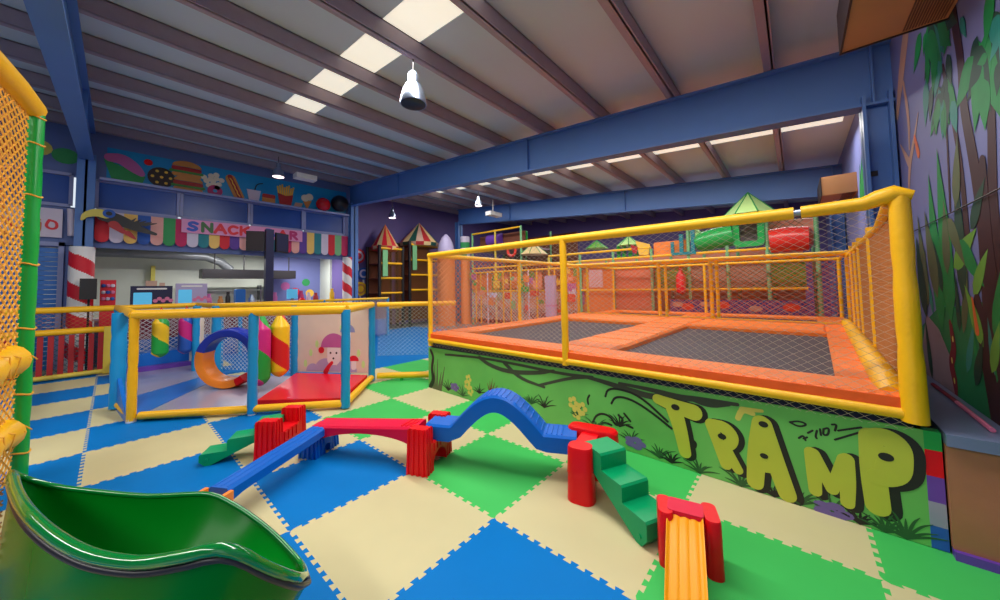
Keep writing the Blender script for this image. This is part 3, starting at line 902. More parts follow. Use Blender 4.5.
# ------------------------------------------------------------------ toddler pen
PY, PB1, PB2, PB3 = V3((-.645,3.85,0)), V3((.43,3.06,0)), V3((1.34,2.12,0)), V3((2.29,3.16,0))
PL, PBL, PBR, PD, PM = V3((-.76,4.75,0)), V3((-.75,7.5,0)), V3((.45,7.6,0)), V3((.60,6.25,0)), V3((1.47,4.5,0))
PB1 = PY.lerp(PB2, .545)
pen = thing('toddler_pen', 'yellow and blue padded toddler pen with netted sides on the mat floor', 'play pen', PB2)
HT = 1.38
def pp(name, m, fn, **k): return one(name, m, fn, pen, **k)
def ppost(p, r, m='sky_blue', z1=HT, nm='post'): pp(nm, m, lambda b: cushion_post(b, p + Z*.02, p + Z*z1, r, 4))
ppost(PY, .05, 'yellow'); ppost(PL, .085); ppost(PB1, .06); ppost(PB2, .062); ppost(PB3, .058); ppost(PM, .075)
ppost(PD, .10); ppost(PD + V3((-.28,.35,0)), .07); ppost(PBL, .06); ppost(PBR + V3((0,-.1,0)), .06)
for p in (PY, PB1):
    pp('post_foot', 'white', lambda b: b.tube([p + Z*0.0, p + Z*.045], .05, 12))
def prail(p, q, z, r, m='yellow', nm='top_rail'):
    pp(nm, m, lambda b: b.tube([p + Z*z, p.lerp(q, .33) + Z*z, p.lerp(q, .66) + Z*z, q + Z*z], r, 12))
prail(PY, PB2, HT, .062); prail(PB2, PB3, HT, .058); prail(PY, PBL, HT, .06); prail(PBL, PBR, HT, .05); prail(PB3, PM, HT, .05)
prail(PM, PD, HT, .05); prail(PD, PBR, HT, .05)
fdir = (PB2 - PY).normalized()
prail(PY + fdir*.10, PB2, .075, .05, nm='base_rail'); prail(PB2, PB3, .075, .05, nm='base_rail'); prail(PY, PL, .075, .04, nm='base_rail')
def poly_pad(m, pts, z0, z1, nm='floor_pad'):
    pp(nm, m, lambda b: b.prism([(p[0], p[1]) for p in pts], (V3((0,0,0)), X, Y, Z), z0, z1), smooth=False)
poly_pad('pad_grey', [(-.55,3.83),(.44,3.02),(.56,3.12),(1.42,4.42),(.62,5.6),(.30,5.1)], .02, .075)
poly_pad('pad_blue', [(-.66,3.95),(-.55,3.84),(.29,5.11),(.60,5.62),(.55,6.0),(-.72,4.95)], .02, .074)
poly_pad('pad_grey', [(-.73,4.96),(.54,6.02),(.50,7.35),(-.74,7.35)], .02, .073)
poly_pad('pad_purple', [(-.74,7.36),(.5,7.36),(.5,7.52),(-.74,7.52)], .02, .16)
poly_pad('pad_red', [(.53,3.08),(1.33,2.23),(2.20,3.16),(1.46,4.40)], .02, .13)
poly_pad('pad_blue', [(-.74,7.53),(.5,7.53),(.5,8.0),(-.74,8.0)], .02, .42)
pp('side_mat', 'pad_blue', lambda b: b.prism([(0,.0),(.9,.0),(.9,.5),(0,.08)], (PY + V3((-.03,.03,0)), V3((-.09,1,0)).normalized(), Z, V3((1,.09,0)).normalized()), -.02, .02), smooth=False)
# picture board between two posts, with painted mushrooms
bd = (PM - PB3); bl = bd.length; bd.normalize(); BF = (PB3, bd, Z, bd.cross(Z))
if BF[3].dot(cam.location - PB3) < 0: BF = (PM, -bd, Z, (-bd).cross(Z))
board = pp('picture_board', 'board_beige', lambda b: b.fbox(BF, (.03,.14,-.02), (bl-.03,HT-.05,.02)), smooth=False)
def bpaint(nm, m, fn):
    b = MB(); fn(b); return b.build(nm, m, board, smooth=False)
bpaint('painted_hill', 'lilac', lambda b: [b.prism([(a, max(.15, c)) for a, c in arc(x, .16, rr, 0, PI, 16)], BF, .02, .0212 + .0004*i) for i, (x, rr) in enumerate(((.42*bl,.24),(.68*bl,.22),(.25*bl,.14)))])
for q_ in ((bl*.52-.13,.28,bl*.52+.13,.66,.1),(bl*.70-.07,.70,bl*.70+.07,.92,.05),(bl*.78-.05,.2,bl*.78+.05,.4,.04)):
    bpaint('painted_mushroom', 'white', lambda b: b.prism(rrect(*q_), BF, .0225, .0238))
bpaint('painted_cap', 'mauve', lambda b: b.prism(arc(bl*.52, .60, .26, 0, PI, 20), BF, .0242, .0252))
bpaint('painted_cap', 'frame_lilac', lambda b: b.prism(arc(bl*.70, .88, .15, 0, PI, 16), BF, .0242, .0252))
bpaint('painted_cap', 'awn_red', lambda b: b.prism(arc(bl*.78, .36, .10, 0, PI, 12), BF, .0242, .0252))
bpaint('painted_berry', 'awn_red', lambda b: b.prism(circ(bl*.36, .55, .06), BF, .0242, .0252))
bpaint('painted_path', 'awn_red', lambda b: b.stroke([(bl*.42,.15),(bl*.46,.26),(bl*.5,.32)], [.05,.035,.03], BF, .0254, .0262))
bpaint('painted_leaf', 'roof_lime', lambda b: [b.prism(circ(bl*x, z, .05, 10, .7, 1.4), BF, .0206, .0215) for x, z in ((.15,.3),(.22,.5),(.3,.66),(.84,.5),(.9,.3),(.62,.95))])
bpaint('painted_dot', 'ink', lambda b: [b.prism(circ(bl*.52+a, z, .02, 10), BF, .0255, .0262) for a, z in ((-.06,.5),(.06,.5),(0,.4))])
# nets of the pen
def pnet(p, q, z0, z1, m, wd=.1, r=.003):
    d = q - p; pp('net', m, lambda b: b.net(p + Z*z0, d, Z, d.length, z1-z0, wd, wd*.8, r), smooth=False)
pnet(PM, PD, .1, HT, 'white'); pnet(PBL, PBR, .4, HT, 'white', .12); pnet(PD, PBR, .1, HT, 'white', .12)
for i, q in enumerate((.12, .3, .46)):
    p = PD.lerp(PBR, q) + V3((-.06 - .1*i,-.1,0))
    pp('strip_curtain', 'board_beige', lambda b: b.box((p.x-.035, p.y-.006, .25), (p.x+.035, p.y+.006, HT-.03)), smooth=False)
# gate run between pen and trampoline
gate = thing('net_barrier', 'low net barrier with yellow rails between toddler pen and trampoline', 'barrier', PB3)
GE = V3((3.35,2.06,0))
GS = PB3 + V3((.08,-.06,0))
one('top_rail', 'yellow', lambda b: b.tube([GS + Z*1.38, GE + Z*1.38], .045, 10), gate)
one('base_rail', 'yellow', lambda b: b.tube([GS + Z*.09, GE + Z*.09], .055, 10), gate)
one('rail_foot', 'pole_green', lambda b: [b.tube([GS.lerp(GE,q), GS.lerp(GE,q) + Z*.09], .03, 8) for q in (.3,.7)], gate)
one('net', 'white', lambda b: b.net(GS + Z*.45, GE-GS, Z, (GE-GS).length, .92, .085, .07, .0026), gate, smooth=False)
# punch bags hanging in the pen
def bag(name_label, x, y, r, z0, z1, mats, ph, tw=1.0):
    t = thing('punch_bag', name_label, 'punch bag', (x, y, 0), 0, 'striped punch bags hanging in the toddler pen')
    H = z1 - z0; R = 60; prof = []
    for i in range(R+1):
        q = i/R
        rr = r*min(1, (q/.10)**.5 if q < .10 else 1)
        if q > .78: rr = r*max(.22, 1-(q-.78)/.22*.8)
        prof.append((max(.02, rr), z0 + H*q))
    n = len(mats)
    b = MB(); b.lathe(prof, (x,y,0), 40, stripe=lambda i, k: int((i/R*1.25*tw + abs(k/20-1)*.45 + ph)*n) % n)
    b.build('bag_body', mats, t)
    b = MB()
    for a in (0, 2.1, 4.2): b.tube([(x+.05*math.cos(a), y+.05*math.sin(a), z1-.03), (x, y, HT+.01)], .007, 6)
    b.build('strap', 'red', t)
bag('magenta and green striped punch bag hanging beside middle blue pen post', .74, 3.78, .135, .16, 1.30, ['bag_magenta','bag_green'], .2)
bag('red and yellow striped punch bag hanging left of mushroom board', 1.02, 3.83, .14, .24, 1.30, ['bag_yellow','bag_red'], .1)
bag('yellow and green striped punch bag at the back of the pen', -.22, 6.4, .12, .45, 1.28, ['bag_yellow','bag_green'], .3)
bag('magenta and blue striped punch bag at the back of the pen', .17, 6.7, .12, .42, 1.28, ['bag_magenta','bag_blue'], .35)
# half ring toy
RC = V3((.50,4.50,0)); ra = (PB2 - PY).normalized()
ring = thing('ring_toy', 'large upright blue and orange plastic ring standing in the pen', 'ring', RC)
def ring_part(nm, m, a0, a1, parent, kx=1.0):
    b = MB(); n = 20; vs = []; fs = []
    prof = [(.36,-.14),(.40,-.16),(.47,-.16),(.49,-.10),(.47,-.05),(.49,0),(.47,.05),(.49,.10),(.47,.16),(.40,.16),(.36,.14),(.35,0)]
    m2_ = len(prof)
    for i in range(n+1):
        a = a0 + (a1-a0)*i/n
        for rr, wv in prof:
            vs.append(RC + ra*(rr*math.cos(a)*.96) + Z*(.56 + rr*math.sin(a)) + ra.cross(Z)*wv)
    for i in range(n):
        for k in range(m2_): fs.append((i*m2_+k, i*m2_+(k+1)%m2_, (i+1)*m2_+(k+1)%m2_, (i+1)*m2_+k))
    fs.append(tuple(range(m2_-1,-1,-1))); fs.append(tuple(n*m2_+k for k in range(m2_)))
    b.add(vs, fs); b.build(nm, m, parent)
ring_part('ring_half', 'deep_blue', PI*.08, PI*.90, ring)
ring_part('ring_half', 'toy_orange', PI*.90, PI*1.62, ring)
ring_part('ring_joint', 'red', PI*1.62, PI*1.72, ring)

# ------------------------------------------------------------------ red slat fence at left back
fe = thing('slat_fence', 'red slatted low fence in yellow frame at the left back', 'fence', (-.85,8.2,0))
FY = 8.2
for k in range(30):
    x0 = -.97 - .125*k
    b = MB(); b.box((x0-.036, FY-.02, .08), (x0+.036, FY+.02, .86)); b.build('slat', 'slat_red', fe, smooth=False)
b = MB(); b.tube([(-.84,FY,.93),(-4.8,FY,.93)], .06, 12); b.build('top_rail', 'yellow', fe)
b = MB(); b.tube([(-.86,FY,.07),(-4.8,FY,.07)], .05, 12); b.build('base_rail', 'fence_yellow', fe)
b = MB(); b.box((-.93,FY-.06,.02), (-.81,FY+.06,.98)); b.build('post', 'fence_yellow', fe, smooth=False)
b = MB(); b.tube([(-.76,FY,1.36),(-4.8,FY,1.36)], .06, 12); b.build('hand_rail', 'yellow', fe)
b = MB(); b.net((-.8,FY,.98), -X, Z, 4.0, .34, .1, .08, .003); b.build('net', 'net_brown', fe, smooth=False)
b = MB(); b.net((-.85,FY+.06,.1), -X, Z, 4.0, .8, .1, .1, .006); b.build('net', 'awn_teal', fe, smooth=False)
# netted fence across the back
nf = thing('net_fence', 'long dark red netted fence running behind the toddler pen', 'fence', (-.7,8.3,0))
b = MB(); b.net((-.7,8.35,.1), X, Z, 6.4, 1.22, .11, .09, .006); b.build('net', 'white', nf, smooth=False)
b = MB(); b.box((-.7,8.42,.62), (5.7,8.44,1.25)); b.build('mesh_panel', 'mural_maroon', nf, smooth=False)
b = MB(); b.box((-.7,8.42,.05), (5.7,8.44,.62)); b.build('lower_panel', 'pad_blue', nf, smooth=False)
b = MB(); b.tube([(-.7,8.35,1.34),(5.7,8.35,1.34)], .04, 10); b.build('top_rail', 'yellow', nf)
for x in (-.68, 1.4, 3.5, 5.68):
    b = MB(); b.tube([(x,8.35,0),(x,8.35,1.36)], .045, 10); b.build('post', 'sky_blue', nf)

# ------------------------------------------------------------------ snack bar
YF = YS - .012
WF = (V3((0, YF, 0)), X, Z, -Y)          # frame on the snack wall: (x, z)
aw = thing('awning', 'striped scalloped awning valance over the snack counter', 'awning', (-1.15, YF-.1, 0))
seq = 'red white yellow blue pink green magenta white teal yellow red purple pink mint white teal mint magenta pink purple yellow teal white red mint magenta'.split()
sw = 6.02 / len(seq)
for k, c in enumerate(seq):
    x0 = -1.15 + sw*k
    b = MB()
    poly = [(x0, 3.64), (x0, 3.02)] + [(x0 + sw/2 - sw/2*math.cos(PI*i/8), 3.02 - .12*math.sin(PI*i/8)) for i in range(1, 8)] + [(x0+sw, 3.02), (x0+sw, 3.64)]
    b.prism(poly[::-1] if False else poly, (V3((0, YF-.09, 0)), X, Z, -Y), -.01, .01)
    b.build('stripe', 'awn_' + c, aw, smooth=False)
b = MB(); b.box((-1.17, YF-.08, 3.6), (4.89, YF-.0, 3.66)); b.build('support_bar', 'frame_lilac', aw, smooth=False)
SF = (V3((0, YF-.14, 0)), X, Z, -Y)
sign = thing('snack_sign', 'pink SNACK BAR sign with multicoloured letters over the striped awning', 'sign', (.35, YF-.14, 3.29))
b = MB(); b.prism([(.35,3.29),(3.32,3.29),(3.32,3.66),(.35,3.66)], SF, -.02, .015); b.build('sign_board', 'sign_pink', sign, smooth=False)
GL = {'S': [[(.85,.85),(.5,1),(.15,.8),(.3,.55),(.7,.45),(.85,.2),(.5,0),(.12,.15)]], 'N': [[(.1,0),(.1,1)],[(.1,1),(.9,0)],[(.9,0),(.9,1)]],
 'A': [[(0,0),(.5,1)],[(.5,1),(1,0)],[(.22,.38),(.78,.38)]], 'C': [[(.9,.85),(.5,1),(.15,.75),(.1,.4),(.3,.05),(.6,0),(.9,.18)]],
 'K': [[(.12,0),(.12,1)],[(.85,1),(.15,.45)],[(.4,.6),(.9,0)]], 'B': [[(.12,0),(.12,1)],[(.12,1),(.7,.95),(.75,.6),(.12,.52)],[(.12,.52),(.85,.45),(.85,.08),(.12,0)]],
 'R': [[(.12,0),(.12,1)],[(.12,1),(.75,.95),(.8,.6),(.12,.5)],[(.4,.5),(.88,0)]]}
for ch, x0, m in (('S',.46,'sign_blue'),('N',.76,'sign_green'),('A',1.05,'sign_red'),('C',1.34,'sign_red'),('K',1.62,'sign_red'),('B',2.28,'sign_blue'),('A',2.62,'sign_red'),('R',2.94,'sign_mag')):
    b = MB()
    for q_, st in enumerate(GL[ch]): b.stroke([(x0 + a*.24, 3.36 + c*.23) for a, c in st], .036, SF, .015, .03 + .002*q_)
    b.build('letter', m, sign, smooth=False)
# candy posts
def candy(x, y, z0, z1, r, label):
    t = thing('candy_post', label, 'candy post', (x, y, 0), 0, 'red and white candy striped posts of the snack bar')
    b = MB(); n = 120
    b.lathe([(r, z0 + (z1-z0)*i/n) for i in range(n+1)], (x, y, 0), 32, stripe=lambda i, k: int(i*(z1-z0)/n/.33 + k/16) % 2)
    b.build('pole', ['awn_red','white'], t)
candy(-1.30, 9.30, 0, 2.72, .19, 'candy striped post at left end of the snack counter')
candy(4.80, 9.62, 0, 2.85, .16, 'candy striped post at right end of the snack counter')
# counter
ct = thing('snack_counter', 'long pale snack bar counter under the striped awning', 'counter', (1.8, 9.9, 0))
b = MB(); b.box((-1.1, 9.9, 0), (4.8, 10.4, 1.02)); b.build('counter_body', 'lilac', ct, smooth=False)
b = MB(); b.box((-1.12, 9.83, 1.02), (4.82, 10.45, 1.07)); b.build('worktop', 'white', ct, smooth=False)
# hanging hood / menu board
hd = thing('hanging_canopy', 'dark suspended canopy box hanging over the snack kitchen', 'canopy', (2.5, 11.8, 2.2))
b = MB(); b.box((1.05, 11.6, 2.12), (3.75, 12.2, 2.42)); b.build('canopy_body', 'dark', hd, smooth=False)
for x in (1.4, 2.2, 3.0, 3.6):
    b = MB(); b.tube([(x,11.9,2.42),(x,11.9,3.1)], .02, 6); b.build('hanger_rod', 'dark', hd)
du = MB(); du.tube([(-1.6,12.2,2.86),(1.2,12.2,2.86),(1.6,12.25,2.7),(1.9,12.4,2.45)], .14, 14)
tag(du.build('exhaust_duct', 'metal_grey'), 'grey round exhaust duct along the snack kitchen ceiling', 'duct')
for i, (x0, lb) in enumerate(((.9,'left glowing ceiling tube light in the snack kitchen'),(2.9,'right glowing ceiling tube light in the snack kitchen'))):
    t = thing('tube_light', lb, 'light', (x0, 11.2, 3.09), 0, 'tube lights in the snack kitchen')
    b = MB(); b.box((x0,11.05,3.06),(x0+1.5,11.35,3.095)); b.build('housing', 'white', t, smooth=False)
    b = MB(); b.tube([(x0+.05,11.2,3.045),(x0+1.45,11.2,3.045)], .03, 10); b.build('tube', 'tube_glow', t)
bp_ = thing('back_shelf', 'pale kitchen shelving unit along the back wall of the snack bar', 'shelf', (2.6, 12.9, 0))
for z in (.9, 1.3, 1.7):
    b = MB(); b.box((1.2,12.75,z),(4.6,13.18,z+.04)); b.build('shelf_board', 'kitchen_white', bp_, smooth=False)
for x in (1.2, 2.9, 4.56):
    b = MB(); b.box((x,12.75,0),(x+.04,13.18,1.9)); b.build('upright', 'metal_grey', bp_, smooth=False)
for i, (x, z, rr, m, lb) in enumerate(((3.7,1.85,.16,'mauve','mauve round painting on lilac snack partition wall'),(4.05,1.6,.18,'awn_red','red round painting on lilac snack partition wall'),(4.45,2.0,.15,'awn_green','green round painting on lilac snack partition wall'),(4.6,1.55,.16,'fries','yellow round painting on lilac snack partition wall'))):
    b = MB(); b.prism(circ(x, z, rr, 16), (V3((0,12.6,0)), X, Z, -Y), 0, .01); tag(b.build('wall_painting', m, smooth=False), lb, 'painting', 'round paintings on the lilac partition')
yb = MB(); yb.box((-.02,13.0,.0),(.08,13.15,2.55)); tag(yb.build('door_jamb', 'flower_yellow'), 'yellow upright door jamb on the snack kitchen back wall', 'jamb')
# freezers with header boards
def freezer(x0, x1, y, top, label, hm):
    t = thing('display_freezer', label, 'freezer', ((x0+x1)/2, y, 0), 0, 'ice cream display freezers at the snack bar')
    FR = (V3((0, y, 0)), X, Z, -Y)
    b = MB(); b.box((x0, y, 0), (x1, y+.5, 1.35)); b.build('cabinet', 'white', t, smooth=False)
    b = MB(); b.box((x0, y+.02, 1.35), (x1, y+.08, top)); hb = b.build('header_board', hm, t, smooth=False)
    b = MB(); b.prism(rrect(x0+.05, 1.36, (x0+x1)/2, top-.16, .02), (V3((0,y+.02,0)), X, Z, -Y), 0, .004); b.build('picture', 'screen_cyan', hb, smooth=False)
    b = MB()
    for k in range(5): b.prism(circ((x0+x1)/2 + .06 + k*.07, 1.47 + .05*(k % 2), .045, 12), (V3((0,y+.02,0)), X, Z, -Y), 0, .004 + .0003*k)
    b.build('picture', 'pink', hb, smooth=False)
    b = MB(); b.stroke([(x0+.12, top-.07),(x1-.12, top-.07)], .02, (V3((0,y+.02,0)), X, Z, -Y), 0, .004); b.build('stripe', 'white', hb, smooth=False)
freezer(-.55, .18, 9.30, 1.84, 'ice cream freezer with navy header board at the snack bar', 'navy')
freezer(.24, .86, 9.30, 1.90, 'ice cream freezer with pale lilac header board at the snack bar', 'lilac')
cb = thing('cardboard_box', 'small open cardboard box on top of the navy ice cream freezer', 'box', (-.2, 9.36, 1.84))
b = MB(); b.box((-.3,9.33,1.84),(-.1,9.37,1.97)); b.box((-.06,9.33,1.84),(.04,9.37,1.92)); b.build('box_body', 'mural_sand', cb, smooth=False)
# gumball display
gm = thing('candy_dispenser', 'red toy capsule dispenser in front of the snack bar left end', 'dispenser', (-.92, 9.25, 0))
b = MB(); b.box((-1.02,9.2,0),(-.78,9.4,1.98)); b.build('cabinet', 'awn_red', gm, smooth=False)
for i in range(3):
    for j in range(3):
        b = MB(); b.lathe([(.005,-.04),(.03,-.03),(.036,0),(.03,.03),(.005,.04)], (-.97+.07*i, 9.19, 1.55+.15*j), 12)
        b.build('capsule', ('pink','awn_white','awn_blue')[(i+j) % 3], gm)
sp = thing('loudspeaker', 'black box loudspeaker on thin stand beside left candy post', 'speaker', (-1.17, 8.9, 0))
b = MB(); b.box((-1.30,8.78,1.55),(-1.06,9.0,2.0)); b.build('cabinet', 'dark', sp, smooth=False)
b = MB(); b.tube([(-1.17,8.9,0.02),(-1.17,8.9,1.56)], .018, 8); b.build('stand', 'dark', sp)
b = MB(); b.lathe([(.18,0),(.18,.02),(.03,.03)], (-1.17,8.9,0), 16); b.build('base_plate', 'dark', sp)
# screen post
tp = thing('screen_post', 'dark blue post carrying two monitors in front of the snack bar', 'post', (2.22, 9.1, 0))
b = MB(); b.box((2.12,9.02,0),(2.32,9.2,3.5)); b.build('post', 'navy', tp, smooth=False)
for sg, m in ((-1,'dark_brown'),(1,'navy')):
    fr = (V3((2.22 + sg*.13, 9.0, 2.92)), (X*.8 - Y*.6*sg*-1).normalized(), Z, Y)
    b = MB(); b.fbox((V3((2.22+sg*.15,8.98,2.9)), V3((sg*.85,.5,0)).normalized(), Z, V3((-.5*sg,.85,0)).normalized()), (0,-.06,0), (.46,.52,.06)); mo = b.build('monitor', 'dark', tp, smooth=False)
    b = MB(); b.fbox((V3((2.22+sg*.15,8.98,2.9)), V3((sg*.85,.5,0)).normalized(), Z, V3((-.5*sg,.85,0)).normalized()), (.03,-.03,-.004), (.43,.49,0)); b.build('screen', m, mo, smooth=False)
# counter clutter
def jar(x, y, z, h, r, m, label):
    b = MB(); b.lathe([(r*.8,0),(r,.02),(r,h*.75),(r*.6,h*.85),(r*.65,h)], (x,y,z), 12)
    tag(b.build('candy_jar', m), label, 'jar', 'jars and tubs along the snack counter')
for x, h, r, m, lb in ((.98,.30,.08,'mauve','mauve sweet jar just right of the lilac freezer'),(1.25,.22,.07,'bun','brown sweet jar second along the snack counter'),(1.42,.34,.06,'dark','tall black bottle shaped jar left of blue drink machine'),(2.0,.26,.08,'steel','steel tub left of the dark blue screen post'),(2.62,.3,.07,'mauve','mauve sweet jar right of the screen post'),(3.38,.34,.09,'sign_mag','pink sweet jar right of the cyan screen'),(3.62,.28,.07,'awn_white','white sweet jar near right end of the counter'),(3.85,.26,.08,'sauce_red','dark red sweet jar near right end of the counter'),(4.4,.4,.08,'bag_yellow','yellow tub at right end of the counter by candy post')):
    jar(x, 9.95, 1.07, h+.25, r, m, lb)
dm = thing('drink_machine', 'blue slush drink machine on the snack counter', 'drink machine', (1.72, 10.0, 1.07))
b = MB(); b.box((1.6,9.9,1.07),(1.84,10.2,1.3)); b.build('machine_base', 'dark', dm, smooth=False)
b = MB(); b.prism(rrect(1.6,1.3,1.84,1.74,.05), (V3((0,9.92,0)), X, Z, -Y), -.25, 0); b.build('tank', 'shutter_blue', dm)
sc = thing('counter_screen', 'small glowing cyan screen on right half of the snack counter', 'screen', (3.12, 10.0, 1.07))
b = MB(); b.box((2.98,10.0,1.4),(3.30,10.04,1.72)); b.build('screen_frame', 'screen_cyan', sc, smooth=False)
b = MB(); b.box((3.1,10.0,1.07),(3.18,10.05,1.42)); b.build('stand', 'metal_grey', sc, smooth=False)
rt_ = MB(); rt_.lathe([(.07,0),(.12,.1),(.13,.2),(.08,.28),(.1,.36),(.05,.42)], (3.3,9.6,1.0), 14)
pd = thing('plinth', 'slim red toy vending pedestal in front of the snack counter', 'pedestal', (3.3, 9.6, 0))
b = MB(); b.box((3.18,9.5,0),(3.42,9.7,1.0)); b.build('pedestal', 'awn_red', pd, smooth=False); rt_.build('dome', 'red', pd)
# toucan cutout, plain
bd_ = thing('bird_cutout', 'black bird cutout with big yellow green beak at left of awning', 'cutout', (-.9, YF-.42, 3.2))
BFq = (V3((0, YF-.42, 0)), X, Z, -Y)
b = MB(); b.stroke([(-.98,3.52),(-1.12,3.56),(-1.28,3.48),(-1.33,3.36)], [.09,.09,.06,.025], BFq, 0, .02); b.build('beak', 'flower_yellow', bd_, smooth=False)
b = MB(); b.stroke([(-1.0,3.5),(-.75,3.42),(-.45,3.25),(-.15,3.15)], [.13,.13,.08,.03], BFq, -.02, -.002)
for k in range(5): b.stroke([(-.6+.06*k,3.36),(-.5+.09*k,3.5-.02*k)], [.04,.008], BFq, -.02, -.001+.0003*k)
b.build('body', 'dark', bd_, smooth=False)
b = MB(); b.prism(circ(-.93,3.55,.10), BFq, .02, .026); b.build('eye', 'awn_blue', bd_, smooth=False)
b = MB(); b.prism(circ(-.93,3.55,.05), BFq, .027, .032); b.build('pupil', 'dark', bd_, smooth=False)
b = MB(); b.tube([(-.85,9.45,3.46),(-.85,9.842,3.46)], .012, 6); b.build('bracket', 'dark', bd_)
b = MB(); b.stroke([(-.85,3.3),(-.7,3.15)], [.09,.05], BFq, 0, .01); b.stroke([(-.62,3.12),(-.5,3.0)], [.06,.02], BFq, 0, .012); b.build('feather', 'sauce_red', bd_, smooth=False)
# scroll sign and letters at far left
BFq = (V3((0, YF-.14, 0)), X, Z, -Y)
sg2 = thing('wall_sign', 'pale sign with red lettering above the blue shutter door', 'sign', (-2.0, YF-.03, 3.2))
b = MB(); b.prism([(-2.9,2.95),(-1.62,2.95),(-1.62,3.6),(-2.9,3.6)], BFq, -.1, -.08); b.build('sign_board', 'awn_white', sg2, smooth=False)
for ch, pts in enumerate(([(-2.30,3.3),(-2.30,3.12),(-2.17,3.1),(-2.14,3.3),(-2.13,3.1)], [(-1.93,3.32),(-2.06,3.3),(-2.05,3.14),(-1.94,3.16),(-1.92,3.3),(-1.93,3.02),(-2.05,3.0)], [(-1.80,3.33),(-1.70,3.3),(-1.69,3.16),(-1.78,3.13),(-1.85,3.2),(-1.80,3.33)])):
    b = MB(); b.stroke(pts, .022, BFq, -.08, -.07); b.build('letter', 'sign_red', sg2, smooth=False)
scr = MB(); scr.tube([(-1.5,YF-.12,3.62),(-1.48,YF-.12,3.0)], .06, 12); scr.tube([(-1.33,YF-.1,3.6),(-1.25,YF-.1,2.98)], .05, 12); scr.box((-1.5,YF-.1,3.0),(-1.28,YF-.08,3.6))
tag(scr.build('scroll', 'awn_white'), 'rolled pale scroll shape on the wall left of the awning', 'scroll')
# lower facade panel at left above shutter: colourful mural strip
for k, (x, m, lb) in enumerate(((-2.4,'sauce_red','dark red painted patch on wall above the left window'),(-2.0,'flower_yellow','yellow painted patch on wall above the left window'),(-1.62,'awn_green','green painted patch on wall above the left window'))):
    b = MB(); b.prism(circ(x, 4.85 + .1*(k % 2), .2, 14, 1, .9), WF, 0, .01); tag(b.build('wall_painting', m, smooth=False), lb, 'painting', 'painted patches above the left window')

# food cutouts on the upper wall
def food(name, label, parts):
    t = thing(name, label, 'cutout', (parts[0][2], YF-.02, 4.5), 0, 'food cutouts along the top of the snack wall')
    for i, (pn, m, ox, fn) in enumerate(parts):
        b = MB(); fn(b, .006 + .014*i); b.build(pn, m, t, smooth=False)
bg = MB(); bg.prism([(-1.0,4.45),(4.85,4.45),(4.85,5.3),(-1.0,5.25)], WF, 0, .005)
tag(bg.build('backing_panel', 'sky_blue', smooth=False), 'blue painted backing panel behind the food cutouts', 'panel')
food('cupcake_cutout', 'green cupcake cutout with pink icing above the left windows', [
 ('wrapper','awn_green',-.9, lambda b, d: (b.prism([(-1.05,4.95),(-.92,4.5),(-.40,4.46),(-.34,4.66)], WF, d, d+.02), [b.stroke([(-1.0+q*.09,4.93-q*.03),(-.86+q*.07,4.52)], .008, WF, d+.02, d+.024) for q in range(7)])),
 ('icing','mauve',-.8, lambda b, d: b.stroke([(-.95,5.0),(-.75,5.02),(-.55,4.85),(-.42,4.72)], [.10,.13,.13,.07], WF, d, d+.02)),
 ('cherry','red',-.6, lambda b, d: b.prism(circ(-.30,5.05,.08), WF, d, d+.02))])
food('cookie_cutout', 'round dark cookie cutout with yellow dots above the windows', [
 ('cookie','choco',-.05, lambda b, d: b.prism(circ(-.05,4.72,.26,22), WF, d, d+.03)),
 ('dot','fries',-.05, lambda b, d: [b.prism(circ(-.05 + .17*math.cos(q*1.05)*(1 if q else 0), 4.72 + .17*math.sin(q*1.05)*(1 if q else 0), .035, 10), WF, d+.02, d+.025) for q in range(7)])])
def burger(x, z, wd, nm, lb):
    food(nm, lb, [('bun_bottom','bun',x, lambda b, d: b.prism(rrect(x-wd,z,x+wd,z+.1,.04), WF, d, d+.03)),
     ('lettuce','lettuce',x, lambda b, d: b.stroke([(x-wd*1.05+q*wd*.21, z+.13+.02*(q%2)) for q in range(11)], .035, WF, d, d+.02)),
     ('patty','sauce_red',x, lambda b, d: b.prism(rrect(x-wd*1.02,z+.16,x+wd*1.02,z+.26,.04), WF, d, d+.02)),
     ('bun_top','bun',x, lambda b, d: b.prism([(x-wd,z+.27)] + [(x-wd*math.cos(PI*q/12), z+.27+.16*math.sin(PI*q/12)) for q in range(13)], WF, d, d+.02))])
burger(.48, 4.45, .30, 'sandwich_cutout', 'lower layered sandwich cutout beside the dark cookie')
burger(.44, 4.84, .30, 'sandwich_cutout', 'upper red sandwich cutout above the layered one')
food('popcorn_cutout', 'pale popcorn heap cutout right of the sandwiches', [('popcorn','cream_food',1.05, lambda b, d: [b.prism(circ(1.0+.12*math.cos(q*2.4)*q**.5*.6, 4.86+.1*math.sin(q*2.4)*q**.5*.6, .07, 9), WF, d+.001*q, d+.02+.001*q) for q in range(12)])])
food('donut_cutout', 'purple donut cutout under the popcorn heap', [('dough','sign_mag',1.02, lambda b, d: b.prism(circ(1.05,4.58,.17,18), WF, d, d+.03)), ('hole','sky_blue',1.02, lambda b, d: b.prism(circ(1.05,4.58,.05,12), WF, d+.02, d+.024))])
food('hot_dog_cutout', 'tilted hot dog cutout in the middle of the food row', [('bun','bun',1.5, lambda b, d: b.stroke([(1.40,5.02),(1.62,4.5)], .12, WF, d, d+.03)), ('sausage','sauce_red',1.5, lambda b, d: b.stroke([(1.38,5.08),(1.65,4.46)], .055, WF, d+.02, d+.03)), ('mustard','fries',1.5, lambda b, d: b.stroke([(1.38+.03*q+.03*(q%2),5.02-.07*q) for q in range(8)], .014, WF, d+.03, d+.034))])
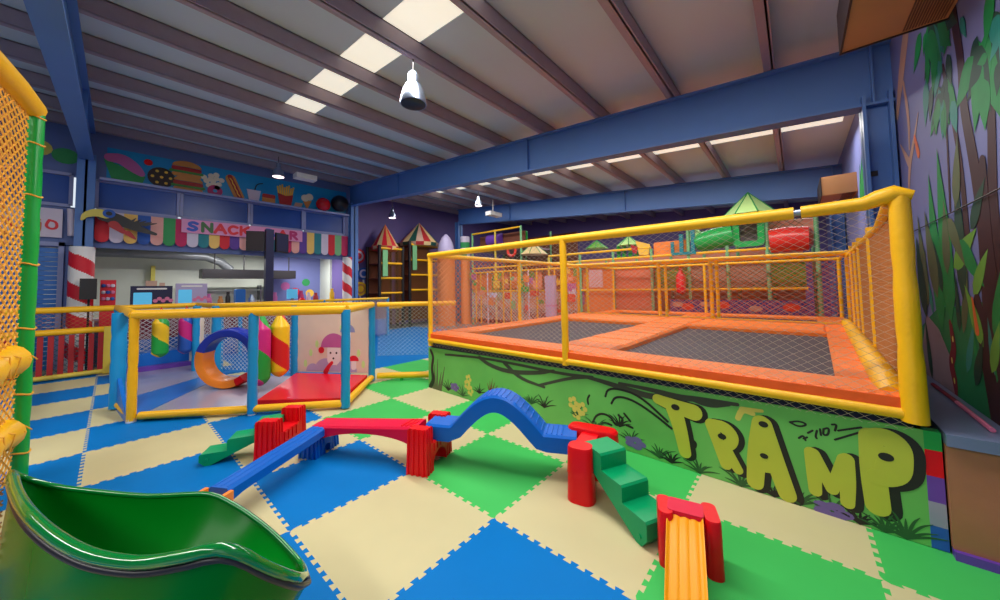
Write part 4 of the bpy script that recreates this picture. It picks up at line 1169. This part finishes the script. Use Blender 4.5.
food('cup_cutout', 'white drink cup cutout right of the hot dog', [('cup','awn_white',1.95, lambda b, d: b.prism([(1.80,4.80),(1.86,4.46),(2.1,4.46),(2.16,4.80)], WF, d, d+.03)), ('straw','dark',1.95, lambda b, d: b.stroke([(2.0,4.8),(2.05,5.0),(2.2,5.05)], .014, WF, d, d+.01))])
food('cake_cutout', 'red and brown cake slice cutout left of the fries', [('cake','bun',2.35, lambda b, d: b.prism(rrect(2.2,4.44,2.55,4.66,.05), WF, d, d+.03)), ('jam','sauce_red',2.35, lambda b, d: b.prism(rrect(2.2,4.62,2.55,4.74,.04), WF, d, d+.03))])
food('fries_cutout', 'red box of yellow fries cutout right of centre', [('fries','fries',2.7, lambda b, d: [b.stroke([(2.66+.05*q,4.75),(2.62+.065*q,5.05+.04*(q%3))], .022, WF, d+.001*q, d+.02+.001*q) for q in range(8)]), ('box','sauce_red',2.7, lambda b, d: b.prism([(2.62,4.84),(2.68,4.44),(3.0,4.44),(3.06,4.84),(2.84,4.78)], WF, d+.012, d+.03))])
food('ice_cream_cutout', 'white ice cream cutout right of the fries box', [('cone','bun',3.5, lambda b, d: b.prism([(3.36,4.75),(3.5,4.44),(3.64,4.75)], WF, d, d+.03)), ('scoop','cream_food',3.5, lambda b, d: [b.prism(circ(3.43+.14*q,4.82+.06*(q%2),.12,14), WF, d+.001*q, d+.02+.001*q) for q in range(2)])])
food('waffle_cutout', 'small pinkish waffle cutout below the ice cream', [('waffle','mural_sand',3.2, lambda b, d: b.prism([(3.08,4.44),(3.3,4.44),(3.36,4.62),(3.14,4.62)], WF, d, d+.03))])
def ball(x, y, z, rr, m, lb):
    b = MB(); n = 14
    b.lathe([(max(.004, rr*math.sin(PI*i/n)), z - rr*math.cos(PI*i/n)) for i in range(n+1)], (x,y,0), 20)
    tag(b.build('big_ball', m), lb, 'ball')
ball(3.95, 9.62, 4.66, .23, 'balloon_red', 'shiny red ball on the ledge at right end of the food row')
ball(4.5, 9.58, 4.78, .29, 'dark', 'big dark ball beside the blue corner column')
lg = MB(); lg.box((-1.1,9.6,4.38),(4.85,9.84,4.44)); struct(lg, 'trim_%d' % tn, 'frame_lilac'); tn += 1

# ------------------------------------------------------------------ jungle mural on the right wall
MF = (V3((0, -3.638, 0)), -X, Z, Y)      # frame on the mural wall: (-x, z)
mural = thing('jungle_mural', 'painted jungle mural of trunks and palm leaves on right wall', 'mural', (3, -3.63, .7))
def mp(nm, m, fn):
    b = MB(); fn(b); b.v = [(q[0], -3.638 + (q[1]+3.638)*.22, q[2]) for q in b.v]; return b.build(nm, m, mural, smooth=False)
def fx(l): return [(-a, c) for a, c in l]
mp('painted_ground', 'mural_ground', lambda b: b.prism(fx([(4.6,.5),(4.6,1.15),(4.21,1.31),(3.9,1.42),(3.41,1.45),(3.1,1.5),(2.72,1.51),(2.0,1.6),(0,1.5),(0,.5)])[::-1], MF, 0, .002))
mp('painted_rock', 'mural_rock', lambda b: b.prism(fx([(4.3,1.33),(3.95,1.22),(3.68,1.0),(3.60,.5),(4.7,.5),(4.6,.9)])[::-1], MF, .002, .004))
mp('painted_trunk', 'mural_trunk', lambda b: (b.stroke(fx([(3.12,4.3),(3.05,3.54),(2.98,3.17),(3.02,2.91),(2.91,2.43),(2.85,2.01),(2.88,1.3)]), [.055,.06,.06,.065,.075,.085,.10], MF, .002, .006)))
mp('painted_trunk', 'mural_trunk', lambda b: b.stroke(fx([(3.34,3.3),(3.25,3.0),(3.21,2.8),(3.14,2.5),(3.13,1.9)]), [.03,.035,.035,.04,.05], MF, .002, .0055))
mp('painted_trunk', 'mural_trunk', lambda b: b.stroke(fx([(2.57,2.85),(2.64,2.41),(2.70,2.06),(2.62,1.2)]), [.05,.06,.07,.09], MF, .002, .0055))
mp('painted_trunk', 'mural_trunk', lambda b: b.stroke(fx([(3.36,3.0),(3.38,2.65),(3.43,2.2)]), [.015,.02,.02], MF, .002, .005))
mp('painted_trunk', 'mural_trunk', lambda b: b.stroke(fx([(3.05,1.5),(2.95,1.1),(2.80,.8)]), [.06,.12,.2], MF, .004, .007))
mp('painted_trunk', 'mural_sand', lambda b: (b.stroke(fx([(4.18,4.2),(4.5,3.9),(4.85,3.5)]), [.10,.12,.06], MF, 0, .002), b.stroke(fx([(4.5,3.7),(4.40,3.3),(4.46,3.0)]), [.03,.05,.02], MF, .002, .004)))
mp('painted_stem', 'mural_dark', lambda b: (b.stroke(fx([(2.46,3.5),(2.60,2.95)]), [.05,.03], MF, .002, .005), b.stroke(fx([(2.2,3.4),(2.25,2.2)]), .05, MF, .002, .005), b.stroke(fx([(1.6,3.6),(1.7,1.2)]), .09, MF, .002, .005)))
def leafpoly(p, q, wf=.22):
    (x0, z0), (x1, z1) = p, q
    L = math.hypot(x1-x0, z1-z0); nx, nz = -(z1-z0)/L, (x1-x0)/L
    out = []
    n = 7
    for i in range(n+1):
        t = i/n; wd = L*wf*math.sin(PI*t**.7)*(1-.25*t)
        out.append((x0+(x1-x0)*t + nx*wd, z0+(z1-z0)*t + nz*wd))
    for i in range(n-1, 0, -1):
        t = i/n; wd = L*wf*math.sin(PI*t**.7)*(1-.25*t)
        out.append((x0+(x1-x0)*t - nx*wd, z0+(z1-z0)*t - nz*wd))
    return out
LEAVES = [[(3.29,3.62),(3.59,3.40)],[(3.14,3.53),(3.3,3.37)],[(3.36,3.44),(3.55,3.16)],[(3.23,3.35),(3.19,3.08)],[(3.59,3.65),(3.78,3.46)],[(3.66,3.53),(3.77,3.30)],[(3.76,3.39),(3.88,3.02)],[(3.63,3.28),(3.75,3.02)],[(3.8,3.85),(4.11,3.62)],[(3.69,3.78),(3.78,3.62)],[(2.93,3.45),(2.86,3.27)],[(3.36,3.18),(3.43,3.02)],[(3.39,3.0),(3.48,2.82)],[(3.59,3.07),(3.60,2.85)],[(3.21,2.98),(3.16,2.72)],[(2.66,3.04),(2.88,2.92)],[(2.58,3.0),(2.73,3.02)],[(2.66,2.9),(2.70,2.58)],[(2.40,3.05),(2.56,2.95)],[(2.44,2.9),(2.51,2.72)],[(2.46,3.35),(2.60,3.06)],[(3.45,3.55),(3.62,3.2)],[(2.3,3.1),(2.42,2.75)],[(3.05,3.7),(3.2,3.55)]]
for i, (p, q) in enumerate(LEAVES):
    m = ('mural_leaf', 'mural_leaf', 'mural_teal', 'mural_dark')[i % 4]
    wf = .32 if i in (14, 15, 17, 19) else .25
    mp('painted_leaf', m, lambda b: b.prism(leafpoly((-p[0], p[1]), (-q[0], q[1]), wf), MF, .006 + .0002*i, .008 + .0002*i))
rm = random.Random(5)
for i in range(48):
    ax, az = ((3.50,3.72), (2.62,3.10), (3.42,3.12))[i % 3]
    a = -PI/2 + rm.uniform(-1.15, 1.15); L = rm.uniform(.28, .56) * (.7 if i % 3 == 2 else 1)
    p = (ax + rm.uniform(-.16,.16), az + rm.uniform(-.08,.1)); q = (p[0] + L*math.cos(a)*.8, p[1] + L*math.sin(a))
    mp('painted_leaf', ('mural_leaf','mural_dark','mural_leaf','mural_teal','mural_dark')[(i//3) % 5], lambda b: b.prism(leafpoly((-p[0], p[1]), (-q[0], q[1]), .24), MF, .0045 + .0001*i, .0058 + .0001*i))
LOW = [[(4.07,1.74),(3.95,2.1)],[(3.9,1.64),(3.73,2.05)],[(3.71,1.67),(3.55,2.25)],[(4.07,1.34),(4.2,1.75)],[(3.7,1.39),(3.71,1.85)],[(3.53,1.42),(3.49,1.95)],[(3.36,1.25),(3.17,1.75)],[(3.43,1.25),(3.43,1.7)],[(2.86,1.04),(2.9,1.41)],[(2.84,1.0),(2.72,1.4)],[(3.14,1.1),(3.19,1.39)],[(4.35,1.45),(4.17,1.95)],[(4.26,.72),(4.35,1.3)],[(3.35,.96),(3.12,1.37)],[(3.85,1.2),(3.9,2.6)],[(3.60,1.3),(3.62,2.75)],[(4.2,1.4),(4.35,2.3)],[(3.3,1.5),(3.25,2.5)],[(2.75,1.2),(2.5,1.7)]]
for i, (p, q) in enumerate(LOW):
    m = ('mural_leaf', 'mural_olive', 'mural_dark', 'mural_teal', 'mural_leaf')[i % 5]
    mp('painted_leaf', m, lambda b: b.prism(leafpoly((-p[0], p[1]), (-q[0], q[1]), .12), MF, .009 + .0003*i, .0095 + .0003*i))
BIG = [((3.45,1.75),(2.95,2.0),'mural_lime'),((3.3,1.95),(2.9,1.6),'mural_leaf'),((3.1,1.55),(2.8,1.85),'mural_lime'),((3.5,2.15),(3.2,1.75),'mural_olive'),((3.0,1.2),(3.25,1.62),'mural_lime'),((2.8,1.25),(2.62,1.75),'mural_leaf'),((2.9,1.05),(2.72,1.4),'mural_lime'),((3.2,.9),(3.0,1.25),'mural_dark'),((3.75,1.55),(3.9,2.0),'mural_dark'),((3.6,1.7),(3.55,2.3),'mural_olive'),((3.9,1.5),(4.1,2.3),'mural_olive'),((3.3,2.2),(3.15,2.7),'mural_olive'),((4.3,1.3),(4.45,2.1),'mural_dark'),((3.05,2.0),(2.75,2.3),'mural_dark')]
for i, (p, q, m) in enumerate(BIG):
    mp('painted_leaf', m, lambda b: b.prism(leafpoly((-p[0], p[1]), (-q[0], q[1]), .17), MF, .014 + .0004*i, .0155 + .0004*i))
mp('painted_trunk', 'mural_trunk', lambda b: b.stroke(fx([(2.78,2.4),(2.82,1.7),(2.70,1.1),(2.55,.75)]), [.05,.09,.14,.2], MF, .010, .0125))
mp('painted_frond', 'mural_orange', lambda b: b.stroke(fx([(3.12,1.52),(3.08,1.3)]), [.015,.035], MF, .022, .0232))
mp('painted_vine', 'mural_maroon', lambda b: b.stroke(fx([(3.63,1.3),(3.58,1.1),(3.70,.97),(3.63,.85),(3.62,.72)]), [.035,.06,.055,.06,.03], MF, .012, .0135))
mp('painted_dot', 'flower_yellow', lambda b: [b.prism(circ(-x, z, .022, 8, .8, 1.2), MF, .0136, .0145) for x, z in ((3.6,1.18),(3.66,1.0),(3.64,.84))])
mp('painted_flower', 'mural_sand', lambda b: (b.stroke(fx([(4.64,2.5),(4.50,2.85),(4.32,2.98),(4.07,3.22)]), [.02,.05,.04,.008], MF, .002, .004), b.stroke(fx([(4.80,3.14),(4.53,2.88)]), [.01,.05], MF, .0022, .0042)))
mp('painted_flower', 'mural_orange', lambda b: b.stroke(fx([(4.24,3.04),(4.16,2.86)]), [.03,.045], MF, .004, .006))
cbz = MB(); cbz.tube([(4.6,-3.62,2.145),(2.2,-3.62,2.185),(0,-3.62,2.2)], .0045, 6)
tag(cbz.build('wall_cable', 'dark'), 'thin dark cable running along the jungle mural wall', 'cable')
lf = MB()
for k in range(5): lf.prism(leafpoly((-7.9 + .1*k, 3.0), (-7.7 + .25*k, 3.9 - .1*abs(k-2)), .1), MF, .002 + .0005*k, .004 + .0005*k)
lf.build('painted_leaf', 'mural_leaf', mural, smooth=False)
wbx = MB(); wbx.box((4.97,-3.48,2.88),(4.985,-3.42,2.94)); tag(wbx.build('wall_switch', 'dark', smooth=False), 'tiny black box fixed on the blue wall column', 'switch')

# ------------------------------------------------------------------ ceiling units and lamps
def unit(x0, x1, z0, y0, y1, h, label):
    t = thing('air_unit', label, 'air conditioner', ((x0+x1)/2, y1, z0), 0, 'tan air units high on the right wall')
    b = MB(); b.box((x0, y0, z0), (x1, y1, z0+h)); b.build('casing', 'unit_tan', t, smooth=False)
    b = MB()
    n = 14
    ym = y0 + (y1-y0)*.38
    for k in range(n): b.box((x0+.03, y0+.02+(ym-y0)*k/n, z0-.006), (x1-.03, y0+.02+(ym-y0)*(k+.55)/n, z0+.004))
    b.build('grille', 'unit_brown', t, smooth=False)
    b = MB(); b.box((x1-.0, y0-.005, z0-.01), (x1+.012, y1+.01, z0+h)); b.build('edge_strip', 'dark_brown', t, smooth=False)
    b = MB(); b.box((x0-.01, y1, z0-.012), (x1+.012, y1+.014, z0+h)); b.build('front_strip', 'dark_brown', t, smooth=False)
unit(1.0, 3.12, 3.57, -3.63, -3.08, .34, 'tan box air unit under roof at the top right corner')
unit(8.15, 9.3, 3.32, -3.639, -3.16, .36, 'smaller brown air unit beyond the blue wall column')
def lamp(x, y, zb, label, glow, s=1.0):
    t = thing('pendant_lamp', label, 'lamp', (x, y, zb), 0, 'bell shaped pendant lamps under the roof')
    k = s
    b = MB()
    b.lathe([(.125*k,0),(.128*k,.01*k),(.118*k,.07*k),(.10*k,.14*k),(.075*k,.19*k),(.05*k,.215*k),(.05*k,.30*k),(.03*k,.325*k),(.012*k,.33*k)], (x,y,zb), 28)
    b.build('lamp_shade', 'steel', t)
    b = MB(); b.lathe([(.01,-.012),(.10*k,-.010),(.118*k,-.001)], (x,y,zb), 24); b.build('lens', 'lamp_glow' if glow else 'dark', t)
    b = MB(); b.tube([(x,y,zb+.32*k),(x,y,roof_z(y)-.2)], .008, 6); b.build('cord', 'dark', t)
lamp(1.80, 1.13, 4.18, 'unlit silver bell lamp hanging from a purlin by the skylight', False, 1.4)
lamp(2.15, 8.1, 4.86, 'glowing pendant lamp in front of the food cutouts', True, 1.2)
lamp(6.2, 8.9, 4.40, 'glowing pendant lamp above the painted play towers', True, 1.1)
lamp(8.2, 6.2, 4.75, 'glowing pendant lamp under the second roof bay', True, 1.1)
wbx2 = MB(); wbx2.box((2.55, 7.9, 4.92), (3.1, 8.2, 5.06)); tag(wbx2.build('ceiling_box', 'white', smooth=False), 'white box fitting under the roof beside glowing pendant lamp', 'fitting')
wbx3 = MB(); wbx3.box((9.2, 6.5, 4.62), (9.9, 6.8, 4.78)); wbx3.tube([(9.5,6.65,4.78),(9.5,6.65,5.3)], .02, 6); tag(wbx3.build('ceiling_box', 'white', smooth=False), 'white box fitting hanging before the second blue rafter', 'fitting')

# ------------------------------------------------------------------ play towers at the back
def play_tower(x0, x1, y, top, label, rc):
    t = thing('play_tower', label, 'play tower', ((x0+x1)/2, y, 0), 0, 'tall play towers with circus roofs')
    yb = y + 1.0
    for px in (x0, x1):
        for py in (y, yb):
            b = MB(); b.tube([(px,py,0),(px,py,top)], .07, 10); b.build('post', 'dark', t)
    for k in range(1, 6):
        z = top*k/5.6 + .25
        if z > top: break
        b = MB(); b.tube([(x0,y,z),(x1,y,z)], .045, 8); b.build('rail', 'yellow', t)
        b = MB(); b.box((x0,y+.05,z-.03),(x1,yb,z)); b.build('deck', 'tower_brown', t, smooth=False)
    b = MB(); b.box((x0+.05,yb-.05,.2),(x1-.05,yb,top)); b.build('back_panel', 'tower_brown', t, smooth=False)
    b = MB(); b.net((x0,y,.2), X, Z, x1-x0, top-.2, .14, .12, .006); b.build('net', 'net_brown', t, smooth=False)
    cx, cy = (x0+x1)/2, (y+yb)/2; R = (x1-x0)*.52
    b = MB(); n = 16
    ap = len(b.v)
    vs = [(cx, cy, top+1.0)] + [(cx+R*math.cos(2*PI*i/n), cy+R*math.sin(2*PI*i/n), top) for i in range(n)] + [(cx+R*.96*math.cos(2*PI*i/n), cy+R*.96*math.sin(2*PI*i/n), top-.16) for i in range(n)]
    b.add(vs, [], 0)
    for i in range(n):
        j = (i+1) % n
        b.f.append((0, 1+i, 1+j)); b.m.append(i % len(rc))
        b.f.append((1+i, 1+n+i, 1+n+j, 1+j)); b.m.append((i+1) % len(rc))
    b.f.append(tuple(1+n+i for i in range(n))); b.m.append(0)
    b.build('roof', rc, t, smooth=False)
    b = MB(); b.box((x0+.1, y-.10, top-1.3), (x0+.32, y-.05, top-.2)); b.build('banner', 'awn_mint', t, smooth=False)
play_tower(6.4, 7.5, 10.2, 3.5, 'left play tower with red and cream circus roof', ['awn_red','roof_cream','awn_red','bun'])
play_tower(7.85, 9.6, 10.2, 3.8, 'right play tower with cream and dark green circus roof', ['roof_cream','roof_darkgreen','mural_sand','sauce_red'])
dm_ = thing('dome_cap', 'pale grey pointed dome beside the right play tower', 'dome', (9.1, 9.2, 0))
b = MB(); b.lathe([(.40,0),(.40,3.1),(.41,3.12),(.38,3.4),(.31,3.7),(.19,3.95),(.05,4.1),(.005,4.12)], (9.1,9.2,0), 18, stripe=lambda i, k: 0 if i == 0 else 1); b.build('shell', ['panel_orange','lilac'], dm_)
gp = thing('striped_pole', 'green and white striped column right of the grey dome', 'pole', (10.0, 8.9, 0))
b = MB(); b.lathe([(.22, .0 + 4.05*i/30) for i in range(31)], (10.0,8.9,0), 16, stripe=lambda i, k: 2 if i < 22 else int(i*.135/.3 + k/16) % 2); b.build('pole', ['awn_green','awn_white','panel_orange'], gp)
# candy decorations on purple wall
def deco(label, x, z, rr, ms):
    t = thing('wall_candy', label, 'decoration', (x, 11.37, z), 0, 'candy decorations on the purple wall')
    DF = (V3((0, 11.39, 0)), X, Z, -Y)
    b = MB()
    for i, m in enumerate(ms): b.prism(circ(x, z, rr*(1-.28*i), 18), DF, .02*i, .02*i + .05, i)
    b.build('swirl', list(ms), t, smooth=False)
    b = MB(); b.stroke([(x, z-rr),(x+.05, z-rr*2.4)], .03, DF, 0, .03); b.build('stick', 'white', t, smooth=False)
deco('red and white swirl candy on the purple wall by the column', 6.05, 3.1, .32, ['awn_red','awn_white','awn_red'])
deco('pink swirl candy low on the purple wall', 5.75, 2.2, .3, ['mauve','pink','awn_magenta'])
deco('blue swirl candy on the purple wall beside left tower', 6.3, 2.35, .26, ['awn_blue','awn_white','awn_blue'])
deco('yellow swirl candy low on the purple wall beside left tower', 6.15, 1.7, .3, ['bag_yellow','bun','bag_yellow'])

# ------------------------------------------------------------------ big play structure behind the trampolines
PX = 10.0
ps = thing('play_structure', 'large orange and green soft play frame with tubes and lime roofs behind trampolines', 'play structure', (PX, 2.5, 0))
def s1(nm, m, fn, **k): return one(nm, m, fn, ps, **k)
PYs = [-3.12, -2.2, -1.35, -.42, .6, 1.8, 3.0, 4.3, 5.6, 7.0, 8.4]
PXD = 12.2
for i, y in enumerate(PYs):
    top = 3.42 if y < .5 else (2.75 if y < 4.5 else 4.15)
    s1('post', 'awn_mint' if y < 2 else ('fence_yellow' if i % 2 else 'awn_mint'), lambda b: b.tube([(PX,y,0),(PX,y,top)], .045, 10))
    s1('post', 'awn_mint', lambda b: b.tube([(PXD,y,0),(PXD,y,top)], .045, 10))
for z, ya, yb in ((1.5,-2.92,8.4),(2.32,-2.92,8.4),(2.52,-2.92,8.4),(3.4,5.6,8.4),(4.1,5.6,8.4),(2.8,.6,4.3)):
    s1('rail', 'yellow', lambda b: b.tube([(PX,ya,z),(PX,yb,z)], .04, 10))
s1('deck', 'mural_rock', lambda b: b.box((PX+.05,-2.9,2.25),(PXD,8.4,2.32)), smooth=False)
s1('deck', 'mural_rock', lambda b: b.box((PX+.05,5.6,3.3),(PXD,8.4,3.36)), smooth=False)
s1('back_panel', 'panel_salmon', lambda b: b.box((PXD+.05,-2.9,.1),(PXD+.1,4.3,2.75)), smooth=False)
s1('back_panel', 'tower_brown', lambda b: b.box((PXD+.05,4.3,.1),(PXD+.1,8.4,4.0)), smooth=False)
for (y0, y1, z0, z1, m) in ((.62,1.78,.75,2.3,'panel_salmon'),(1.82,2.98,.75,2.3,'panel_orange'),(3.02,3.6,.8,2.3,'panel_orange'),(4.7,5.55,1.55,2.3,'panel_salmon'),(5.65,6.98,.8,1.45,'panel_orange'),(5.65,6.3,1.6,2.3,'panel_orange'),(7.05,8.38,.9,2.3,'panel_orange'),(6.4,6.98,1.6,2.3,'panel_salmon'),(4.35,5.55,.8,1.45,'panel_orange'),(-.40,.55,2.55,2.95,'panel_orange'),(.65,1.0,2.55,2.78,'panel_salmon')):
    s1('panel', m, lambda b: b.prism(rrect(y0,z0,y1,z1,.05), (V3((PX+.12,0,0)), Y, Z, X), -.02, .02), smooth=False)
for (y0, y1, z0, z1, m) in ((6.7,7.0,1.1,1.9,'bag_green'),(5.0,5.3,1.9,2.3,'bag_green'),(6.0,6.5,1.0,1.5,'board_beige'),(7.0,7.25,1.4,2.2,'bag_green'),(2.2,2.7,1.6,2.2,'awn_white'),(2.9,3.2,1.0,1.6,'mauve')):
    s1('picture_panel', m, lambda b: b.prism(rrect(y0,z0,y1,z1,.06), (V3((PX+.04,0,0)), Y, Z, X), -.015, .015), smooth=False)
s1('net', 'net_orange', lambda b: b.net((PX,.6,.6), Y, Z, 7.8, 1.7, .16, .13, .005), smooth=False)
s1('net', 'white', lambda b: b.net((PX-.08,3.0,.3), Y, Z, 5.4, 1.15, .16, .13, .012), smooth=False)
s1('lower_panel', 'mural_maroon', lambda b: b.box((PX+.2,3.7,.1),(PX+.22,8.35,1.5)), smooth=False)
s1('net', 'mural_olive', lambda b: b.net((PX,-2.9,1.5), Y, Z, 3.5, .8, .13, .11, .007), smooth=False)
s1('net', 'mural_olive', lambda b: b.net((PX,-2.9,2.5), Y, Z, 2.5, .85, .15, .13, .006), smooth=False)
for (y0, y1, m) in ((-2.9,-2.2,'mural_lime'),(-2.18,-1.36,'mural_sand'),(-1.34,-.44,'mural_sand'),(-.4,.55,'mural_lime')):
    s1('net_panel', m, lambda b: b.box((PX+.15,y0,1.55),(PX+.17,y1,2.25)), smooth=False)
s1('ball_pit_wall', 'ball_pit', lambda b: b.box((PX-.06,-2.9,.05),(PX-.0,.1,1.22)), smooth=False)
for y, z in ((2.6,1.05),(1.2,1.08),(.35,1.02)): s1('wall_motif', 'tube_red', lambda b: b.prism(circ(y, z, .13, 8, 1.3, .8), (V3((PX-.062,0,0)), -Y, Z, -X), 0, .004), smooth=False)
for y, z in ((1.9,1.0),(.8,1.1),(.1,1.08)): s1('wall_motif', 'mural_sand', lambda b: b.prism(circ(y, z, .10, 8, 1.5, .8), (V3((PX-.062,0,0)), -Y, Z, -X), .004, .006), smooth=False)
s1('punch_bag', 'bag_red', lambda b: b.lathe([(.05,1.38),(.13,1.45),(.13,1.9),(.06,2.02),(.02,2.2)], (PX-.12,-.22,0), 14))
s1('tube_slide', 'tube_green', lambda b: b.tube([(PX+.1,-.60,2.80),(PX+.1,-.72,2.83),(PX+.1,-1.1,2.90),(PX+.1,-1.5,2.95)], [.18,.27,.29,.29], 18))
s1('tube_slide', 'tube_red', lambda b: b.tube([(PX+.1,-2.25,2.70),(PX+.1,-2.6,2.72),(PX+.1,-2.98,2.70),(PX+.1,-3.06,2.70)], [.30,.31,.29,.16], 18))
s1('tube_slide', 'panel_salmon', lambda b: b.tube([(PX+.9,-2.2,3.05),(PX+.9,-3.1,3.0)], .3, 16))
s1('tube_slide', 'pad_purple', lambda b: b.tube([(PX+.3,6.9,3.75),(PX+.3,7.6,3.75)], .28, 16))
WFy = (V3((PX-.02,0,0)), -Y, Z, -X)
def wframe(b):
    o = rrect(1.50,2.60,2.16,3.34,.12); i = rrect(1.64,2.74,2.02,3.20,.05); n = len(o)
    for d0 in (0,):
        for k in range(n):
            k2 = (k+1) % n
            q = [o[k], o[k2], i[k2], i[k]]
            b.prism(q, WFy, -.06, .06)
s1('window_frame', 'tube_green', wframe, smooth=False)
s1('window_panel', 'mural_rock', lambda b: b.box((PX+.3,-2.05,2.7),(PX+.32,-1.6,3.25)), smooth=False)
def proof(y, zb, za, hw, m, x=PX+.3):
    def fn(b):
        n = 8
        vs = [(x,y,za)] + [(x+hw*1.3*math.cos(2*PI*i/n+PI/8), y+hw*1.1*math.sin(2*PI*i/n+PI/8), zb) for i in range(n)]
        b.add(vs, [(0,1+i,1+(i+1)%n) for i in range(n)] + [tuple(range(n,0,-1))])
    s1('roof', m, fn, smooth=False)
    def rib(b):
        n = 8
        for i in range(n):
            a = 2*PI*i/n+PI/8
            b.tube([(x,y,za),(x+hw*1.3*math.cos(a), y+hw*1.1*math.sin(a), zb)], .015, 5)
    s1('roof_rib', 'awn_green', rib)
proof(-1.85, 3.42, 4.05, .55, 'roof_lime', PX+.15); proof(1.38, 2.95, 3.28, .34, 'roof_lime'); proof(2.5, 2.95, 3.24, .34, 'mural_lime'); proof(5.2, 2.95, 3.45, .5, 'roof_cream')
s1('turret', 'bag_green', lambda b: [b.box((PX+.1,1.38+q-.05,2.5),(PX+.2,1.38+q+.05,2.95)) for q in (-.28,-.1,.1,.28)], smooth=False)
s1('turret', 'awn_teal', lambda b: (b.box((PX-.05,-.6,2.55),(PX+.02,-.5,3.25)), b.box((PX-.05,-.3,2.55),(PX+.02,-.2,3.1)), b.box((PX-.08,-.62,2.5),(PX+.05,.0,2.58)), b.box((PX-.05,-.05,2.55),(PX+.02,.03,2.9))), smooth=False)
s1('turret', 'roof_lime', lambda b: b.lathe([(.22,2.9),(.2,3.1),(.1,3.25),(.01,3.3)], (PX+.2,-.55,0), 10))
s1('flag', 'fries', lambda b: b.prism([(.62,2.9),(1.05,3.05),(.95,2.6),(.68,2.55)], (V3((PX-.02,0,0)), Y, Z, X), -.01, .01), smooth=False)
s1('flag', 'sauce_red', lambda b: b.prism([(.98,2.85),(1.2,2.95),(1.15,2.7),(1.02,2.62)], (V3((PX-.05,0,0)), Y, Z, X), -.01, .01), smooth=False)
s1('round_window', 'tube_red', lambda b: b.tube([(PX,6.1+.2*math.cos(a*PI/8),3.15+.2*math.sin(a*PI/8)) for a in range(16)], .06, 8, closed=True))
s1('gate_panel', 'tower_brown', lambda b: b.box((PX+.4,5.7,3.5),(PX+.45,8.3,4.0)), smooth=False)
rp = random.Random(11)
pal = ['bag_green','awn_white','fries','panel_salmon','mauve','tube_red','awn_mint','panel_orange','bag_yellow','mural_lime']
for k in range(46):
    y = rp.uniform(2.9, 8.3); z = rp.uniform(.75, 2.2)
    sy, sz = rp.uniform(.14, .4), rp.uniform(.12, .34)
    m = pal[k % len(pal)]
    s1('picture_panel', m, lambda b: b.prism(rrect(y-sy/2, z-sz/2, y+sy/2, z+sz/2, .03), (V3((PX-.14 + .001*k,0,0)), Y, Z, X), -.01, .01), smooth=False)
for k, y in enumerate((3.5,4.0,4.8,5.2,6.1,6.5,7.4,7.8,8.1)):
    s1('pole', 'yellow' if k % 3 else 'awn_white', lambda b: b.tube([(PX-.1,y,.1),(PX-.1,y,2.3)], .03, 8))
for k, (y0, y1, m) in enumerate(((5.65,6.2,'bag_green'),(6.25,6.8,'tower_brown'),(7.0,7.5,'panel_orange'),(7.55,8.3,'bag_green'))):
    s1('panel', m, lambda b: b.prism(rrect(y0,3.42,y1,4.0,.05), (V3((PX+.5,0,0)), Y, Z, X), -.02, .02), smooth=False)
pc = thing('padded_column', 'pale lilac padded column behind the trampoline mid post', 'column', (9.6, 4.05, 0))
b = MB(); b.prism(rrect(9.5,3.78,9.7,4.20,.06), (V3((0,0,0)), X, Y, Z), 0, 2.05); b.build('padding', 'lilac', pc)
b = MB(); b.prism(rrect(9.49,3.77,9.71,4.21,.06), (V3((0,0,0)), X, Y, Z), .95, .99); b.build('strap', 'mauve', pc)

# ------------------------------------------------------------------ light
wd = bpy.data.worlds.new('world'); SC.world = wd; wd.use_nodes = True
bgn = wd.node_tree.nodes['Background']
bgn.inputs['Color'].default_value = (0.80, 0.90, 1.0, 1)
bgn.inputs['Strength'].default_value = 0.9
def area(name, loc, rot, sx, sy, power, col=(1,1,1)):
    l = bpy.data.lights.new(name, 'AREA'); l.shape = 'RECTANGLE'; l.size = sx; l.size_y = sy; l.energy = power; l.color = col
    o = bpy.data.objects.new(name, l); o.location = loc; o.rotation_euler = rot; COL.objects.link(o); return o
# daylight coming through the skylight strips
TL = math.atan(.083)
for i, (a, b_, y0, y1) in enumerate(SKYL):
    ym = (y0+y1)/2
    area('skylight_daylight', ((a+b_)/2, ym, roof_z(ym)-.28), (TL, 0, 0), b_-a, (y1-y0)*.98, (300, 300, 330, 230)[i], (1,.97,.92))
def point(name, loc, power, rad, col=(1,1,1)):
    l = bpy.data.lights.new(name, 'POINT'); l.energy = power; l.shadow_soft_size = rad; l.color = col
    o = bpy.data.objects.new(name, l); o.location = loc; COL.objects.link(o); return o
for x, y, z in ((2.15,8.1,4.84),(6.2,8.9,4.38),(8.2,6.2,4.73)):
    l = bpy.data.lights.new('lamp_bulb', 'SPOT'); l.energy = 90; l.spot_size = 2.0; l.spot_blend = .6; l.shadow_soft_size = .08; l.color = (1,.92,.9)
    o = bpy.data.objects.new('lamp_bulb', l); o.location = (x, y, z); COL.objects.link(o)
for x in (1.65, 3.65): area('kitchen_tube', (x, 11.2, 3.0), (0,0,0), 1.4, .1, 70, (1,.98,.94))
vs_ = SC.view_settings
vs_.view_transform = 'Standard'; vs_.look = 'None'; vs_.gamma = 1.0; vs_.exposure = 0.1; vs_.use_curve_mapping = False
SC.display_settings.display_device = 'sRGB'
SC.cycles.use_denoising = True
SC.cycles.max_bounces = 8
